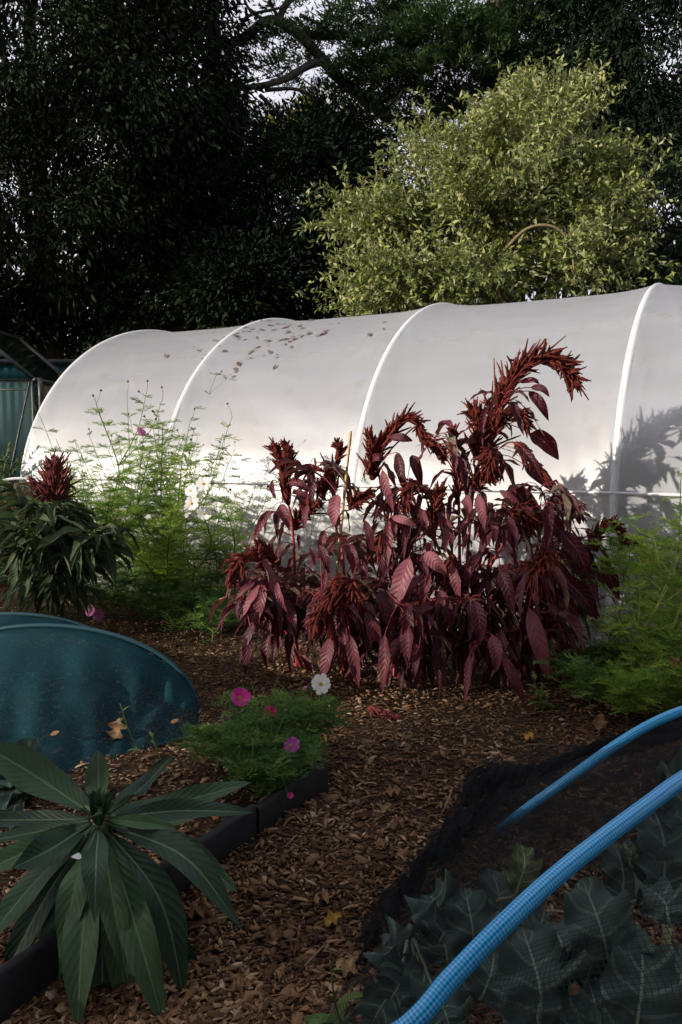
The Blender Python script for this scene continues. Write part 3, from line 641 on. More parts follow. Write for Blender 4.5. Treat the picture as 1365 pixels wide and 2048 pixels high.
# pale bush
def shoots(mb, st, cnt, Llo, Lhi, per, ll, lw, up=.55, tipw=.6, droop=.8, clump=20, cs=.17):
    """leafy shoots, several to a bough end, over the surface and through the outer volume of each lobe"""
    wts = np.array([s[2] for s in st], float); wts /= wts.sum()
    for (c, r, _), k in zip(st, (wts * cnt).astype(int)):
        nc = max(2, k // clump); d0 = rdir(nc); rad = RS.uniform(.25, 1.05, nc) ** .4; ci = RS.integers(0, nc, k); d = unit(d0[ci] + RS.normal(0, .25, (k, 3)))
        p0 = (A3(*c) + d0 * A3(*r) * rad[:, None])[ci] + RS.normal(0, cs, (k, 3)); ct = RS.uniform(-.14, .2, nc)[ci]
        Ls = RS.uniform(Llo, Lhi, k); dd = unit(d + A3(0, 0, up) + RS.normal(0, .4, (k, 3))); side = rdir(k)
        s = (np.arange(per) + .5) / per
        bend = RS.uniform(0, droop, k)[:, None, None] * (s ** 2)[None, :, None]
        pos = p0[:, None] + dd[:, None] * (Ls[:, None] * s)[..., None] + A3(0, 0, -1) * bend * Ls[:, None, None] * .6 + side[:, None] * bend * Ls[:, None, None] * .4
        D = unit(dd[:, None] * .55 + RS.normal(0, .65, (k, per, 3)))
        tone = np.clip(RS.beta(2, 2.6, k)[:, None] * .6 - .06 + ct[:, None] + s[None] * tipw * RS.uniform(.2, 1, (k, 1)) + RS.uniform(-.1, .1, (k, per)), 0, 1)
        leafset(mb, pos.reshape(-1, 3), D.reshape(-1, 3), unit(RS.normal(0, .6, (k * per, 3)) + A3(0, 0, .8)), RS.uniform(.6, 1.2, k * per) * ll, RS.uniform(.7, 1.2, k * per) * lw, 2, 2, .5, .35, prof_oval, tone.reshape(-1))
bu = thing('pale_bush', 'big pale olive bush with silvery sunlit leaves rising behind the tunnel', 'bush', (2.9, 11.8, 0))
BL = [lobe(1045, 300, 11.8, 125, 85, .8, 1.1), lobe(1115, 245, 12, 45, 45, .4, .25), lobe(1000, 410, 11.4, 205, 105, 1.0, 1.7), lobe(1165, 350, 11.4, 70, 85, .7, .6), lobe(755, 440, 11.5, 85, 32, .5, .45), lobe(900, 330, 11.8, 75, 60, .6, .4),
      lobe(800, 555, 11.3, 105, 65, .7, .7), lobe(980, 545, 11.2, 190, 75, .8, 1.1), lobe(1160, 520, 11.2, 90, 75, .7, .6), lobe(1030, 215, 12, 40, 35, .35, .2), lobe(1215, 440, 11.6, 35, 70, .4, .3)]
mb = MB(); b0 = A3(2.9, 11.8, 0)
for k in range(34):
    l = BL[k % len(BL)]; e = l[0] + rdir(1)[0] * l[1] * .75; s0 = b0 + A3(RS.uniform(-.5, .5), RS.uniform(-.3, .3), 0)
    limb([s0, s0 * .6 + e * .4 + A3(0, 0, .7), e * .85 + s0 * .15 + A3(0, 0, .3), e], RS.uniform(.03, .07), .008, 14, 5, mb)
build(mb, 'branches', M['twig'], bu)
mb = MB(); limb([P(1010, 500, 10.6), P(1050, 460, 10.5), P(1090, 450, 10.4), P(1125, 465, 10.4), P(1145, 510, 10.4), P(1150, 570, 10.4)], .022, .012, 24, 6, mb); build(mb, 'bare_arching_branch', M['twig'], bu)
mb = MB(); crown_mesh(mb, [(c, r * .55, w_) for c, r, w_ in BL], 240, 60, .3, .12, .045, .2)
shoots(mb, BL, 2750, .3, .62, 17, .105, .038)
shoots(mb, [lobe(1165, 545, 10.4, 45, 60, .25, 1)], 60, .2, .35, 16, .09, .03, .7, .7)
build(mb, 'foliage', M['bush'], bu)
iv = thing('ivy_shrub', 'dark green leafy shrub at the right edge beside the pale bush', 'shrub', (5.1, 11.6, 0))
mb = MB()
for k in range(8): limb([A3(5.1, 11.6, 0), A3(5.0 + RS.uniform(-.4, .4), 11.6, 1.5), P(RS.uniform(1270, 1420), RS.uniform(380, 520), 11.6)], .04, .008, 10, 5, mb)
build(mb, 'branches', M['bark'], iv)
mb = MB(); shoots(mb, [lobe(1340, 440, 11.8, 80, 110, .8, 1), lobe(1370, 560, 11.4, 110, 110, .8, 1), lobe(1285, 520, 11.8, 70, 90, .7, .7)], 800, .25, .45, 14, .11, .055, .3, .2)
build(mb, 'foliage', M['ivy'], iv)

# unseen trees added left of and behind the viewpoint to block sun and sky
def shade(x, y, h, r, label, src, rz):
    base = ORG[src.name]; k = h / 11.0
    return dup_tree(src, (x, y, 0), rz, (r, r, k), label, 'unseen shade trees added left of and behind the viewpoint')
SHL = 'unseen tall dark evergreen added left of or behind the viewpoint to cast shade'
for i, (q_, L_, h, s) in enumerate([(-6.5, 13, 12, 1.1), (.6, 12.0, 12, .95), (-2.0, 13.5, 13, 1.1), (1.3, 16, 14, .9), (-4.2, 15, 12, 1.0), (-1.0, 17, 14, .95), (17.5, 16, 17, 1.1), (21.5, 17, 18, 1.2), (-4.4, 1.2, 13, 1.3), (-5.2, -3.2, 13, 1.3), (-9, 5, 13, 1.1), (-10.5, 0, 13, 1.2), (-9.5, -5, 13, 1.1), (-7.5, -10, 13, 1.2)]):
    p = PQ * q_ + SH * L_; shade(p[0], p[1], h, s, SHL, yew2 if i % 2 else yew1, 1.3 * i + .4)
hd = thing('hedge', 'unseen evergreen hedge added left of the garden to cast shade', 'hedge', tuple(PQ * 4 + SH * 14))  # added out of view, sized to shade the ground and lower plants
mb = MB()
for q_ in np.arange(3.3, 9.8, .45):
    c = PQ * q_ + SH * 13.0; hh = HEDGE_H if q_ > 4.7 else HEDGE_H - .75; c[2] = hh * .5
    crown_mesh(mb, [(c, A3(.6, .6, hh * .5 + (.25 * math.sin(q_ * 2.1))), 1)], 85, 48, .3, .16, .07, .1, .0)
build(mb, 'foliage', M['yew'], hd)
mb = MB()
for q_ in np.arange(3.3, 9.6, .8):
    c = PQ * q_ + SH * 13.0; limb([c, c + A3(.05, 0, HEDGE_H * .5), c + A3(0, .1, HEDGE_H * .9)], .07, .02, 6, 6, mb)
build(mb, 'stem', M['bark'], hd)
# ------------------------------------------------------------ amaranth
def tassels(mb, axis, tl, n, hang=0.0, splay=.9, spread=.02, rad=.0072, s0=0.0):
    ax = cr(axis, 60); T = unit(np.gradient(ax, axis=0)); L = np.linalg.norm(np.diff(ax, axis=0), axis=1).sum()
    mb.tube(ax, np.interp(np.linspace(0, 1, 60), [0, .7, 1], [rad * 1.2, rad * 1.2, rad * .5]), 6, .35, .3)
    for k in range(int(n * 2.1)):
        s = s0 + (1 - s0) * RS.uniform(0, .97); i = int(s * 59); t_ = T[i]
        r = rdir(1)[0]; r = unit(r - t_ * np.dot(r, t_))
        d = unit(t_ * RS.uniform(.7, 1.5) + r * splay * RS.uniform(.35, 1.1) + A3(0, 0, .25 if hang < .3 else -.2))
        l = .92 * tl * (1 - .62 * s ** 1.3) * RS.uniform(.55, 1.15)
        u = np.linspace(0, 1, 7)[:, None]; c = ax[i] + r * spread * .3
        curl = RS.normal(0, .32, 3)
        p = c + d * l * u + (A3(0, 0, -hang) + t_ * .18 + curl) * l * u ** 2
        rr = rad * RS.uniform(.75, 1.2) * np.array([.8, 1.1, 1.1, 1.05, .95, .75, .4])
        mb.tube(p, rr, 6, RS.uniform(0, 1), .32)
        # stubby side florets give the tassel its ragged edge
        for j in (1, 2, 3, 4, 5):
            for _ in range(3):
                q0 = p[j]; dd = unit(rdir(1)[0] + d * .6)
                mb.tube([q0, q0 + dd * rr[j] * 1.1, q0 + dd * rr[j] * 1.55], [rr[j] * .5, rr[j] * .45, rr[j] * .2], 4, RS.uniform(0, 1), .2, cap=False)
P0 = P
AG = 'amaranth plants in the red clump'
def amaranth(label, base_px, stems, plumes, nleaf, heroes, leafmat='amar_leaf', plumemat='plume', stemmat='amar_stem', Ls=(.15, .30), side=6, group=None, zlo=.05, dY=.28, drp=(-2.2, -.1), out=1.0, low=2):
    b = G(base_px[0], base_px[1] - dY * 130); P = lambda x, y, Y: P0(x, y, Y + dY); root = thing('amaranth_plant', label, 'plant', tuple(b), group)
    sm, lm = MB(), MB(); nodes = []
    for st in stems:
        pts = [b + A3(RS.uniform(-.03, .03), RS.uniform(-.03, .03), -.03)] + [P(*s) for s in st]
        c = cr(pts, 26); sm.tube(c, np.linspace(.014, .006, 26), 7, .5, .05); nodes.append(c)
    for c in list(nodes):
        for k in range(side):
            i = RS.integers(low, 24); d = unit(rdir(1)[0] * A3(1, .75, .3) + A3(0, -.25, .55)); l = RS.uniform(.14, .36) * out
            br = cr([c[i], c[i] + d * l * .5, c[i] + d * l + A3(0, 0, -.02)], 9); sm.tube(br, np.linspace(.006, .003, 9), 5, .5); nodes.append(np.repeat(br, 2, 0))
    # leaves in all directions, mostly drooping from long stalks
    for k in range(int(nleaf * 4.4)):
        c = nodes[RS.integers(0, len(nodes))]; p = c[RS.integers(3 if low > 4 else 1, len(c))]
        if p[2] < zlo: continue
        az = RS.uniform(0, 6.283); d = unit(A3(math.cos(az), math.sin(az) - .35, RS.uniform(.1, .7)))
        pl_ = RS.uniform(.05, .13); e = p + d * pl_ + A3(0, 0, -.01)
        sm.tube([p, p + d * pl_ * .5 + A3(0, 0, .008), e], [.0028, .0025, .002], 4, .5, cap=False)
        D = unit(A3(d[0] * .8, d[1] * .8, RS.uniform(*drp) if RS.uniform() < .65 else RS.uniform(-.7, .35))); L_ = RS.uniform(*Ls) * RS.choice([.45, .65, .85, 1.0])
        up = unit(A3(d[0] * .9, d[1] * .9, 1.0) + RS.normal(0, .25, 3))
        curveleaf(lm, [e, e + D * L_ * .5 + A3(0, 0, L_ * .04), e + D * L_ * .95 + A3(0, 0, -L_ * RS.uniform(.05, .3)) + rdir(1)[0] * .02], L_ * RS.uniform(.17, .27), up, 9, 4, RS.uniform(.1, 1.5), prof_lance, RS.beta(1.3, 2), .35, 13)
    for (x0, y0, x1, y1, wpx, Yd, tone) in heroes:
        p0, p1 = P(x0, y0, Yd), P(x1, y1, Yd - RS.uniform(0, .06)); L_ = np.linalg.norm(p1 - p0)
        face = unit(A3(RS.uniform(-.75, .1), -1, RS.uniform(.0, .5)))
        mid = (p0 + p1) / 2 + A3(0, -.03, .015) + RS.normal(0, .006, 3)
        curveleaf(lm, [p0, mid, p1], .68 * wpx * Yd / FPX, face, 12, 4, RS.uniform(.15, .9), prof_lance, tone, .2, 15)
        ds = [np.linalg.norm(c - p0, axis=1).min() for c in nodes]; c = nodes[int(np.argmin(ds))]; q0 = c[np.linalg.norm(c - p0, axis=1).argmin()]
        sm.tube(cr([q0, (q0 + p0) / 2 + A3(0, 0, .025), p0, p0 * .93 + p1 * .07], 7), .0028, 4, .5, cap=False)
    build(sm, 'stem', M[stemmat], root); build(lm, 'foliage', M[leafmat], root)
    for pl_ in plumes:
        ax = [P(*s) for s in pl_['ax']]; mb = MB()
        c = nodes[int(np.argmin([np.linalg.norm(c - ax[0], axis=1).min() for c in nodes]))]; q0 = c[np.linalg.norm(c - ax[0], axis=1).argmin()]
        mb.tube(cr([q0, q0 * .5 + ax[0] * .5 + A3(0, 0, .015), ax[0], ax[0] * .5 + ax[1] * .5], 8), .005, 6, .3)
        kw = {k: v for k, v in pl_.items() if k != 'ax'}; tassels(mb, ax, **kw); build(mb, 'flower_plume', M[plumemat], root)
    return root
amaranth('leftmost plant of the dark red clump, with an upright two-lobed plume and one arching left', (600, 1372),
    [[(592, 1200, 4.85), (585, 1050, 4.85), (570, 985, 4.85)], [(560, 1230, 4.65), (530, 1150, 4.6)]],
    [dict(ax=[(578, 1010, 4.85), (570, 950, 4.85), (560, 915, 4.85), (548, 892, 4.85)], tl=.115, n=62), dict(ax=[(570, 960, 4.83), (578, 920, 4.82), (572, 888, 4.82)], tl=.10, n=40),
     dict(ax=[(545, 1150, 4.6), (515, 1112, 4.55), (485, 1118, 4.52), (467, 1140, 4.5), (466, 1168, 4.5)], tl=.10, n=80, hang=.12), dict(ax=[(560, 1130, 4.65), (535, 1108, 4.62), (515, 1085, 4.6)], tl=.09, n=36),
     dict(ax=[(590, 1060, 4.8), (600, 1035, 4.8), (610, 1000, 4.8)], tl=.09, n=34, hang=.2), dict(ax=[(548, 1195, 4.5), (530, 1190, 4.45), (520, 1230, 4.42)], tl=.10, n=40, hang=.5)],
    62, [(580, 965, 622, 985, 30, 4.7, .7), (590, 980, 620, 1005, 22, 4.75, .45), (540, 1020, 508, 1080, 26, 4.7, .8), (560, 1010, 580, 1060, 34, 4.65, .8), (595, 935, 655, 945, 22, 4.9, .2), (600, 950, 640, 938, 20, 4.9, .15), (520, 1170, 480, 1240, 30, 4.42, .9), (530, 1172, 505, 1260, 36, 4.4, .85), (555, 1165, 575, 1225, 26, 4.4, .85), (510, 1165, 470, 1200, 22, 4.45, .8), (520, 1230, 478, 1330, 30, 4.35, .2), (500, 1250, 490, 1350, 34, 4.35, .15), (540, 1260, 535, 1340, 34, 4.35, .25), (545, 960, 553, 1000, 20, 4.8, .3)], group=AG)
amaranth('second plant from the left in the red clump, beside the tall cane, one plume drooping', (690, 1385),
    [[(690, 1200, 4.75), (680, 1050, 4.85), (665, 960, 4.95)], [(700, 1260, 4.5), (712, 1175, 4.3)]],
    [dict(ax=[(668, 985, 4.95), (665, 945, 4.95), (680, 905, 4.95), (672, 888, 4.95)], tl=.10, n=50), dict(ax=[(650, 1000, 4.8), (645, 975, 4.8), (660, 945, 4.8)], tl=.09, n=40, hang=.1),
     dict(ax=[(712, 1180, 4.3), (690, 1165, 4.22), (665, 1185, 4.18), (640, 1225, 4.16), (632, 1245, 4.16)], tl=.12, n=85, hang=.55), dict(ax=[(712, 1180, 4.3), (705, 1170, 4.25), (715, 1205, 4.2)], tl=.12, n=60, hang=.6),
     dict(ax=[(700, 1020, 4.75), (715, 995, 4.72), (740, 985, 4.7)], tl=.10, n=44, hang=.3), dict(ax=[(610, 1030, 4.75), (622, 1015, 4.72), (640, 1008, 4.7)], tl=.08, n=36, hang=.2)],
    66, [(676, 988, 668, 1055, 46, 4.55, .95), (615, 1010, 608, 1060, 26, 4.6, .7), (650, 1060, 640, 1110, 26, 4.6, .75), (660, 1275, 645, 1360, 46, 4.15, .8), (700, 1270, 718, 1375, 40, 4.15, .85), (690, 1250, 700, 1330, 34, 4.2, .6), (720, 1120, 735, 1160, 30, 4.5, .3), (655, 1140, 650, 1200, 30, 4.5, .2), (730, 1040, 745, 1110, 26, 4.55, .4), (640, 1090, 660, 1150, 30, 4.5, .3), (735, 1220, 760, 1290, 44, 4.25, .75), (625, 1200, 610, 1270, 26, 4.4, .3)], group=AG)
amaranth('plant of the dark red clump whose plume leans over right below the white hoop band', (790, 1392),
    [[(790, 1200, 4.8), (770, 1030, 4.9), (755, 930, 4.9)], [(835, 1270, 4.5), (840, 1200, 4.35)], [(800, 1150, 4.7), (860, 1030, 4.7)]],
    [dict(ax=[(745, 960, 4.9), (755, 905, 4.88), (785, 862, 4.86), (815, 838, 4.85), (845, 850, 4.84)], tl=.12, n=100), dict(ax=[(835, 850, 4.85), (850, 880, 4.83), (875, 900, 4.82), (888, 915, 4.8)], tl=.09, n=55), dict(ax=[(738, 950, 4.85), (745, 900, 4.85), (738, 865, 4.85)], tl=.10, n=44),
     dict(ax=[(842, 1205, 4.35), (830, 1210, 4.28), (818, 1245, 4.25), (808, 1285, 4.24)], tl=.11, n=70, hang=.6), dict(ax=[(848, 980, 4.6), (830, 970, 4.58), (815, 985, 4.55), (815, 1010, 4.55)], tl=.10, n=50, hang=.5), dict(ax=[(865, 1050, 4.6), (872, 1005, 4.58), (880, 975, 4.6)], tl=.10, n=50, hang=.2), dict(ax=[(770, 1060, 4.6), (765, 1075, 4.55), (760, 1110, 4.52)], tl=.10, n=40, hang=.6)],
    84, [(765, 940, 788, 1025, 32, 4.6, .9), (745, 918, 770, 920, 24, 4.8, .6), (795, 905, 810, 985, 36, 4.7, .1), (825, 910, 845, 975, 34, 4.75, .1), (785, 1035, 835, 1055, 26, 4.5, 1), (820, 1115, 778, 1230, 62, 4.3, .9), (840, 1150, 800, 1210, 36, 4.35, .7), (850, 1105, 895, 1150, 44, 4.35, 1), (770, 1270, 765, 1385, 40, 4.15, .75), (815, 1250, 815, 1330, 46, 4.15, .8), (845, 1020, 855, 1060, 24, 4.5, .8), (780, 875, 826, 882, 28, 4.7, .3), (760, 1180, 790, 1270, 40, 4.3, .5), (700, 1090, 712, 1140, 26, 4.5, .5), (880, 1180, 905, 1260, 40, 4.3, .5), (860, 1200, 850, 1290, 40, 4.25, .25)], group=AG)
amaranth('tallest plant of the dark red clump, its long plume arching right at the top', (925, 1398),
    [[(930, 1200, 4.75), (945, 1000, 4.85), (965, 900, 4.85), (985, 850, 4.85)], [(920, 1150, 4.65), (918, 1000, 4.7), (915, 930, 4.72)], [(960, 1180, 4.6), (1010, 1080, 4.5), (1015, 1020, 4.5)]],
    [dict(ax=[(965, 930, 4.85), (985, 850, 4.84), (1005, 790, 4.83), (1035, 745, 4.82), (1075, 718, 4.8), (1115, 728, 4.78), (1138, 748, 4.77), (1150, 775, 4.77)], tl=.17, n=230, splay=1.05), dict(ax=[(955, 920, 4.8), (960, 860, 4.8), (945, 815, 4.8)], tl=.15, n=90, hang=.05), dict(ax=[(990, 870, 4.75), (1010, 830, 4.74), (1035, 825, 4.73), (1058, 850, 4.72)], tl=.11, n=70, hang=.35),
     dict(ax=[(918, 1010, 4.7), (915, 930, 4.7), (910, 885, 4.7), (905, 855, 4.7)], tl=.09, n=60), dict(ax=[(1000, 915, 4.65), (985, 905, 4.6), (985, 930, 4.58)], tl=.13, n=60, hang=.6), dict(ax=[(1030, 885, 4.65), (1050, 900, 4.62), (1075, 930, 4.6), (1108, 975, 4.6)], tl=.08, n=50, hang=.4),
     dict(ax=[(940, 985, 4.7), (960, 950, 4.66), (990, 955, 4.64)], tl=.11, n=60, hang=.3), dict(ax=[(1020, 1030, 4.45), (1045, 1020, 4.4), (1060, 1050, 4.4)], tl=.12, n=65, hang=.6), dict(ax=[(905, 1110, 4.5), (900, 1135, 4.45), (895, 1180, 4.45)], tl=.1, n=45, hang=.6)],
    95, [(1040, 765, 1080, 768, 18, 4.8, 1), (1062, 775, 1100, 794, 22, 4.8, .1), (1058, 782, 1098, 842, 32, 4.85, .05), (1062, 866, 1118, 920, 54, 4.9, .08), (1040, 890, 1085, 965, 26, 4.55, .1), (1050, 930, 1114, 985, 44, 4.8, .1), (1000, 980, 1050, 1030, 26, 4.5, .8), (955, 990, 970, 1060, 34, 4.45, .95), (930, 995, 940, 1030, 34, 4.5, .9), (1020, 970, 1085, 1060, 64, 4.6, .12), (985, 1045, 990, 1080, 22, 4.4, 1), (1015, 1055, 1030, 1105, 24, 4.4, .95), (960, 1110, 930, 1160, 34, 4.4, .8), (985, 1270, 992, 1345, 42, 4.1, .85), (1005, 1310, 1050, 1412, 36, 4.1, .8), (940, 1310, 930, 1405, 26, 4.15, .7), (905, 1130, 920, 1205, 36, 4.35, .85), (895, 1040, 905, 1090, 26, 4.5, .6), (1000, 1140, 1030, 1230, 44, 4.3, .3), (950, 1200, 960, 1290, 46, 4.2, .4), (880, 1300, 880, 1395, 24, 4.2, .1)], group=AG)
amaranth('plant of the dark red clump with a hanging tassel bunch on its right front', (1035, 1400),
    [[(1050, 1220, 4.55), (1080, 1120, 4.4)], [(1060, 1180, 4.7), (1085, 1050, 4.75), (1100, 1010, 4.75)]],
    [dict(ax=[(1085, 1130, 4.35), (1090, 1115, 4.3), (1095, 1140, 4.28), (1098, 1175, 4.28)], tl=.13, n=90, hang=.75), dict(ax=[(1070, 1140, 4.36), (1068, 1130, 4.32), (1065, 1175, 4.3)], tl=.12, n=50, hang=.75), dict(ax=[(1098, 1020, 4.75), (1115, 1003, 4.74), (1145, 1008, 4.73), (1165, 1035, 4.72)], tl=.10, n=52, hang=.3)],
    70, [(1058, 1215, 1098, 1362, 54, 4.1, .9), (1070, 1185, 1072, 1215, 22, 4.2, .9), (1075, 1210, 1072, 1260, 24, 4.2, .2), (1105, 1205, 1100, 1245, 26, 4.2, .25), (1110, 1310, 1143, 1385, 16, 4.15, .7), (1080, 1020, 1130, 1090, 50, 4.6, .1), (1120, 1060, 1180, 1160, 56, 4.5, .15), (1120, 1150, 1196, 1240, 60, 4.4, .1), (1100, 1180, 1160, 1235, 44, 4.4, .12), (1000, 1260, 1010, 1310, 22, 4.2, .5), (1120, 1250, 1135, 1310, 30, 4.3, .15)], group=AG)
amaranth('rightmost plant of the dark red clump, with plumes arching right over the green fronds', (1085, 1392),
    [[(1100, 1220, 4.75), (1160, 1110, 4.75), (1190, 1080, 4.75)], [(1110, 1200, 4.8), (1150, 1120, 4.8)]],
    [dict(ax=[(1180, 1090, 4.75), (1200, 1065, 4.74), (1225, 1052, 4.73), (1245, 1070, 4.72), (1258, 1100, 4.71)], tl=.095, n=70, hang=.15), dict(ax=[(1150, 1120, 4.75), (1175, 1095, 4.75), (1195, 1095, 4.74)], tl=.07, n=34), dict(ax=[(1240, 1090, 4.8), (1270, 1080, 4.8), (1290, 1095, 4.8), (1296, 1130, 4.8)], tl=.06, n=40, hang=.3)],
    30, [(1205, 1125, 1238, 1200, 46, 4.7, .12), (1165, 1095, 1192, 1165, 30, 4.7, .1), (1140, 1020, 1160, 1050, 24, 4.8, .1), (1215, 1110, 1212, 1165, 18, 4.75, .1), (1190, 1100, 1170, 1060, 20, 4.75, .2)], group=AG)
amaranth('single amaranth at the left with green leaves and one fat upright pink-brown plume', (120, 1225),
    [[(118, 1100, 5.6), (112, 1010, 5.6)], [(80, 1120, 5.5), (60, 1060, 5.5)], [(150, 1130, 5.5), (150, 1080, 5.5)]],
    [dict(ax=[(112, 1020, 5.6), (110, 980, 5.6), (107, 930, 5.6)], tl=.19, n=230, splay=1.15), dict(ax=[(85, 1008, 5.6), (75, 985, 5.6), (62, 955, 5.6)], tl=.06, n=30), dict(ax=[(150, 1090, 5.5), (160, 1080, 5.5), (168, 1070, 5.5)], tl=.05, n=20)],
    150, [(50, 1050, 20, 1100, 34, 5.4, .5), (80, 1040, 60, 1100, 40, 5.35, .4), (40, 1120, 25, 1180, 36, 5.3, .5), (60, 1140, 50, 1195, 40, 5.3, .4), (100, 1060, 75, 1130, 44, 5.35, .3), (30, 1080, -20, 1115, 34, 5.4, .5), (85, 1010, 78, 1060, 22, 5.4, 1), (130, 1020, 135, 1060, 30, 5.4, .4)],
    'amar_green', 'plume_pink', 'green_stem', (.20, .34), 10, dY=0, drp=(-1.0, .35), out=1.3, low=2)
# fallen piece of red plume on the path
mb = MB(); tassels(mb, [G(735, 1418, .03), G(765, 1425, .03), G(800, 1435, .02)], .06, 30, .3)
tag(build(mb, 'fallen_plume', M['plume_pink']), 'broken dark red flower piece lying on the chips before the clump', 'flower')
def cane(a, b, r, label):
    mb = MB(); p = np.linspace(a, b, 30); rr = np.full(30, r); rr[4::6] *= 1.25; mb.tube(p, rr, 8); tag(build(mb, 'bamboo_cane', M['cane']), label, 'cane')
cane(G(655, 1335), P(702, 862, 5.0), .0085, 'tall pale bamboo cane standing up out of the red clump')
cane(G(885, 1345), P(934, 1190, 4.62), .007, 'short bamboo cane half hidden low inside the red clump')

# ------------------------------------------------------------ cosmos
def frond_template(seed):
    r = np.random.default_rng(seed); segs = []
    def curve(x): return A3(x, 0, -.28 * x * x)
    ks = np.linspace(0, 1, 6)
    for a, b in zip(ks[:-1], ks[1:]): segs.append((curve(a), curve(b), 1.3))
    for x in np.linspace(.22, .95, 6):
        for sd in (-1, 1):
            l = .42 * (1 - .62 * abs(x - .45)) * r.uniform(.75, 1.2); d = unit(A3(.75, sd * .8, r.uniform(-.25, .35))); p = curve(x); e = p + d * l
            segs.append((p, p + d * l * .55, 1)); segs.append((p + d * l * .55, e + A3(0, 0, -.03), .8))
            for y in (.3, .52, .74):
                for s2 in (-1, 1):
                    dd = unit(d + A3(-d[1], d[0], 0) * s2 * .75 + A3(0, 0, r.uniform(-.3, .3))); segs.append((p + d * l * y, p + d * l * y + dd * l * r.uniform(.25, .45), .75))
    return np.array([s[0] for s in segs]), np.array([s[1] for s in segs]), np.array([s[2] for s in segs])
FT = [frond_template(s) for s in range(5)]
def fronds(mb, pos, D, L, wid, tone):
    pos = np.asarray(pos); n = len(pos); D = unit(D); Y_ = unit(np.cross(A3(0, 0, 1), D) + RS.normal(0, .25, (n, 3))); Z_ = np.cross(D, Y_); Y_ = np.cross(Z_, D)
    which = RS.integers(0, 5, n)
    for k in range(5):
        i = np.where(which == k)[0]
        if not len(i): continue
        a, b, wf = FT[k]; Rm_ = np.stack([D[i], Y_[i], Z_[i]], 1)
        f = lambda q: pos[i][:, None] + np.einsum('mk,nkj->nmj', q, Rm_) * L[i][:, None, None]
        Aa, Bb = f(a), f(b); m = Aa.shape[1]; d = unit(Bb - Aa); S = unit(np.cross(d, RS.normal(size=(len(i), m, 3)))) * (wid * wf)[None, :, None] * .5
        V = np.stack([Aa - S, Aa + S, Bb + S * .7, Bb - S * .7], 2).reshape(-1, 3)
        F_ = np.arange(len(i) * m * 4).reshape(-1, 4)
        uv = np.zeros((len(V), 2)); mb.add(V, F_, uv, np.repeat(np.clip(tone[i][:, None] + RS.uniform(-.12, .12, (len(i), m)), 0, 1).reshape(-1), 4))
def flower(parent, c, nrm, rad, mat, n=8, cup=.15, name='flower'):
    nrm = unit(nrm); u = unit(np.cross(nrm, A3(.3, .2, 1))); v = np.cross(nrm, u); mb = MB()
    for k in range(n):
        a = 2 * math.pi * k / n + RS.uniform(-.09, .09); d = u * math.cos(a) + v * math.sin(a) + nrm * (cup + RS.uniform(-.1, .1))
        leafset(mb, c + unit(d) * rad * .08, d, nrm, rad * RS.uniform(.9, 1.03), rad * .66 * RS.uniform(.9, 1.1) * 8 / n, 5, 4, RS.uniform(-.05, .35), -.12, prof_petal, RS.uniform(0, 1), .12)
    f = build(mb, name, M[mat], parent); mb = MB()
    for k in range(26):
        r = math.sqrt(k / 26) * rad * .19; a = k * 2.4; p = c + (u * math.cos(a) + v * math.sin(a)) * r
        mb.tube([p, p + nrm * rad * (.13 - .25 * r)], [rad * .042, rad * .03], 5, RS.uniform(0, 1))
    ORG[f.name] = ORG[parent.name]
    build(mb, 'disc', M['disc'], f); return f
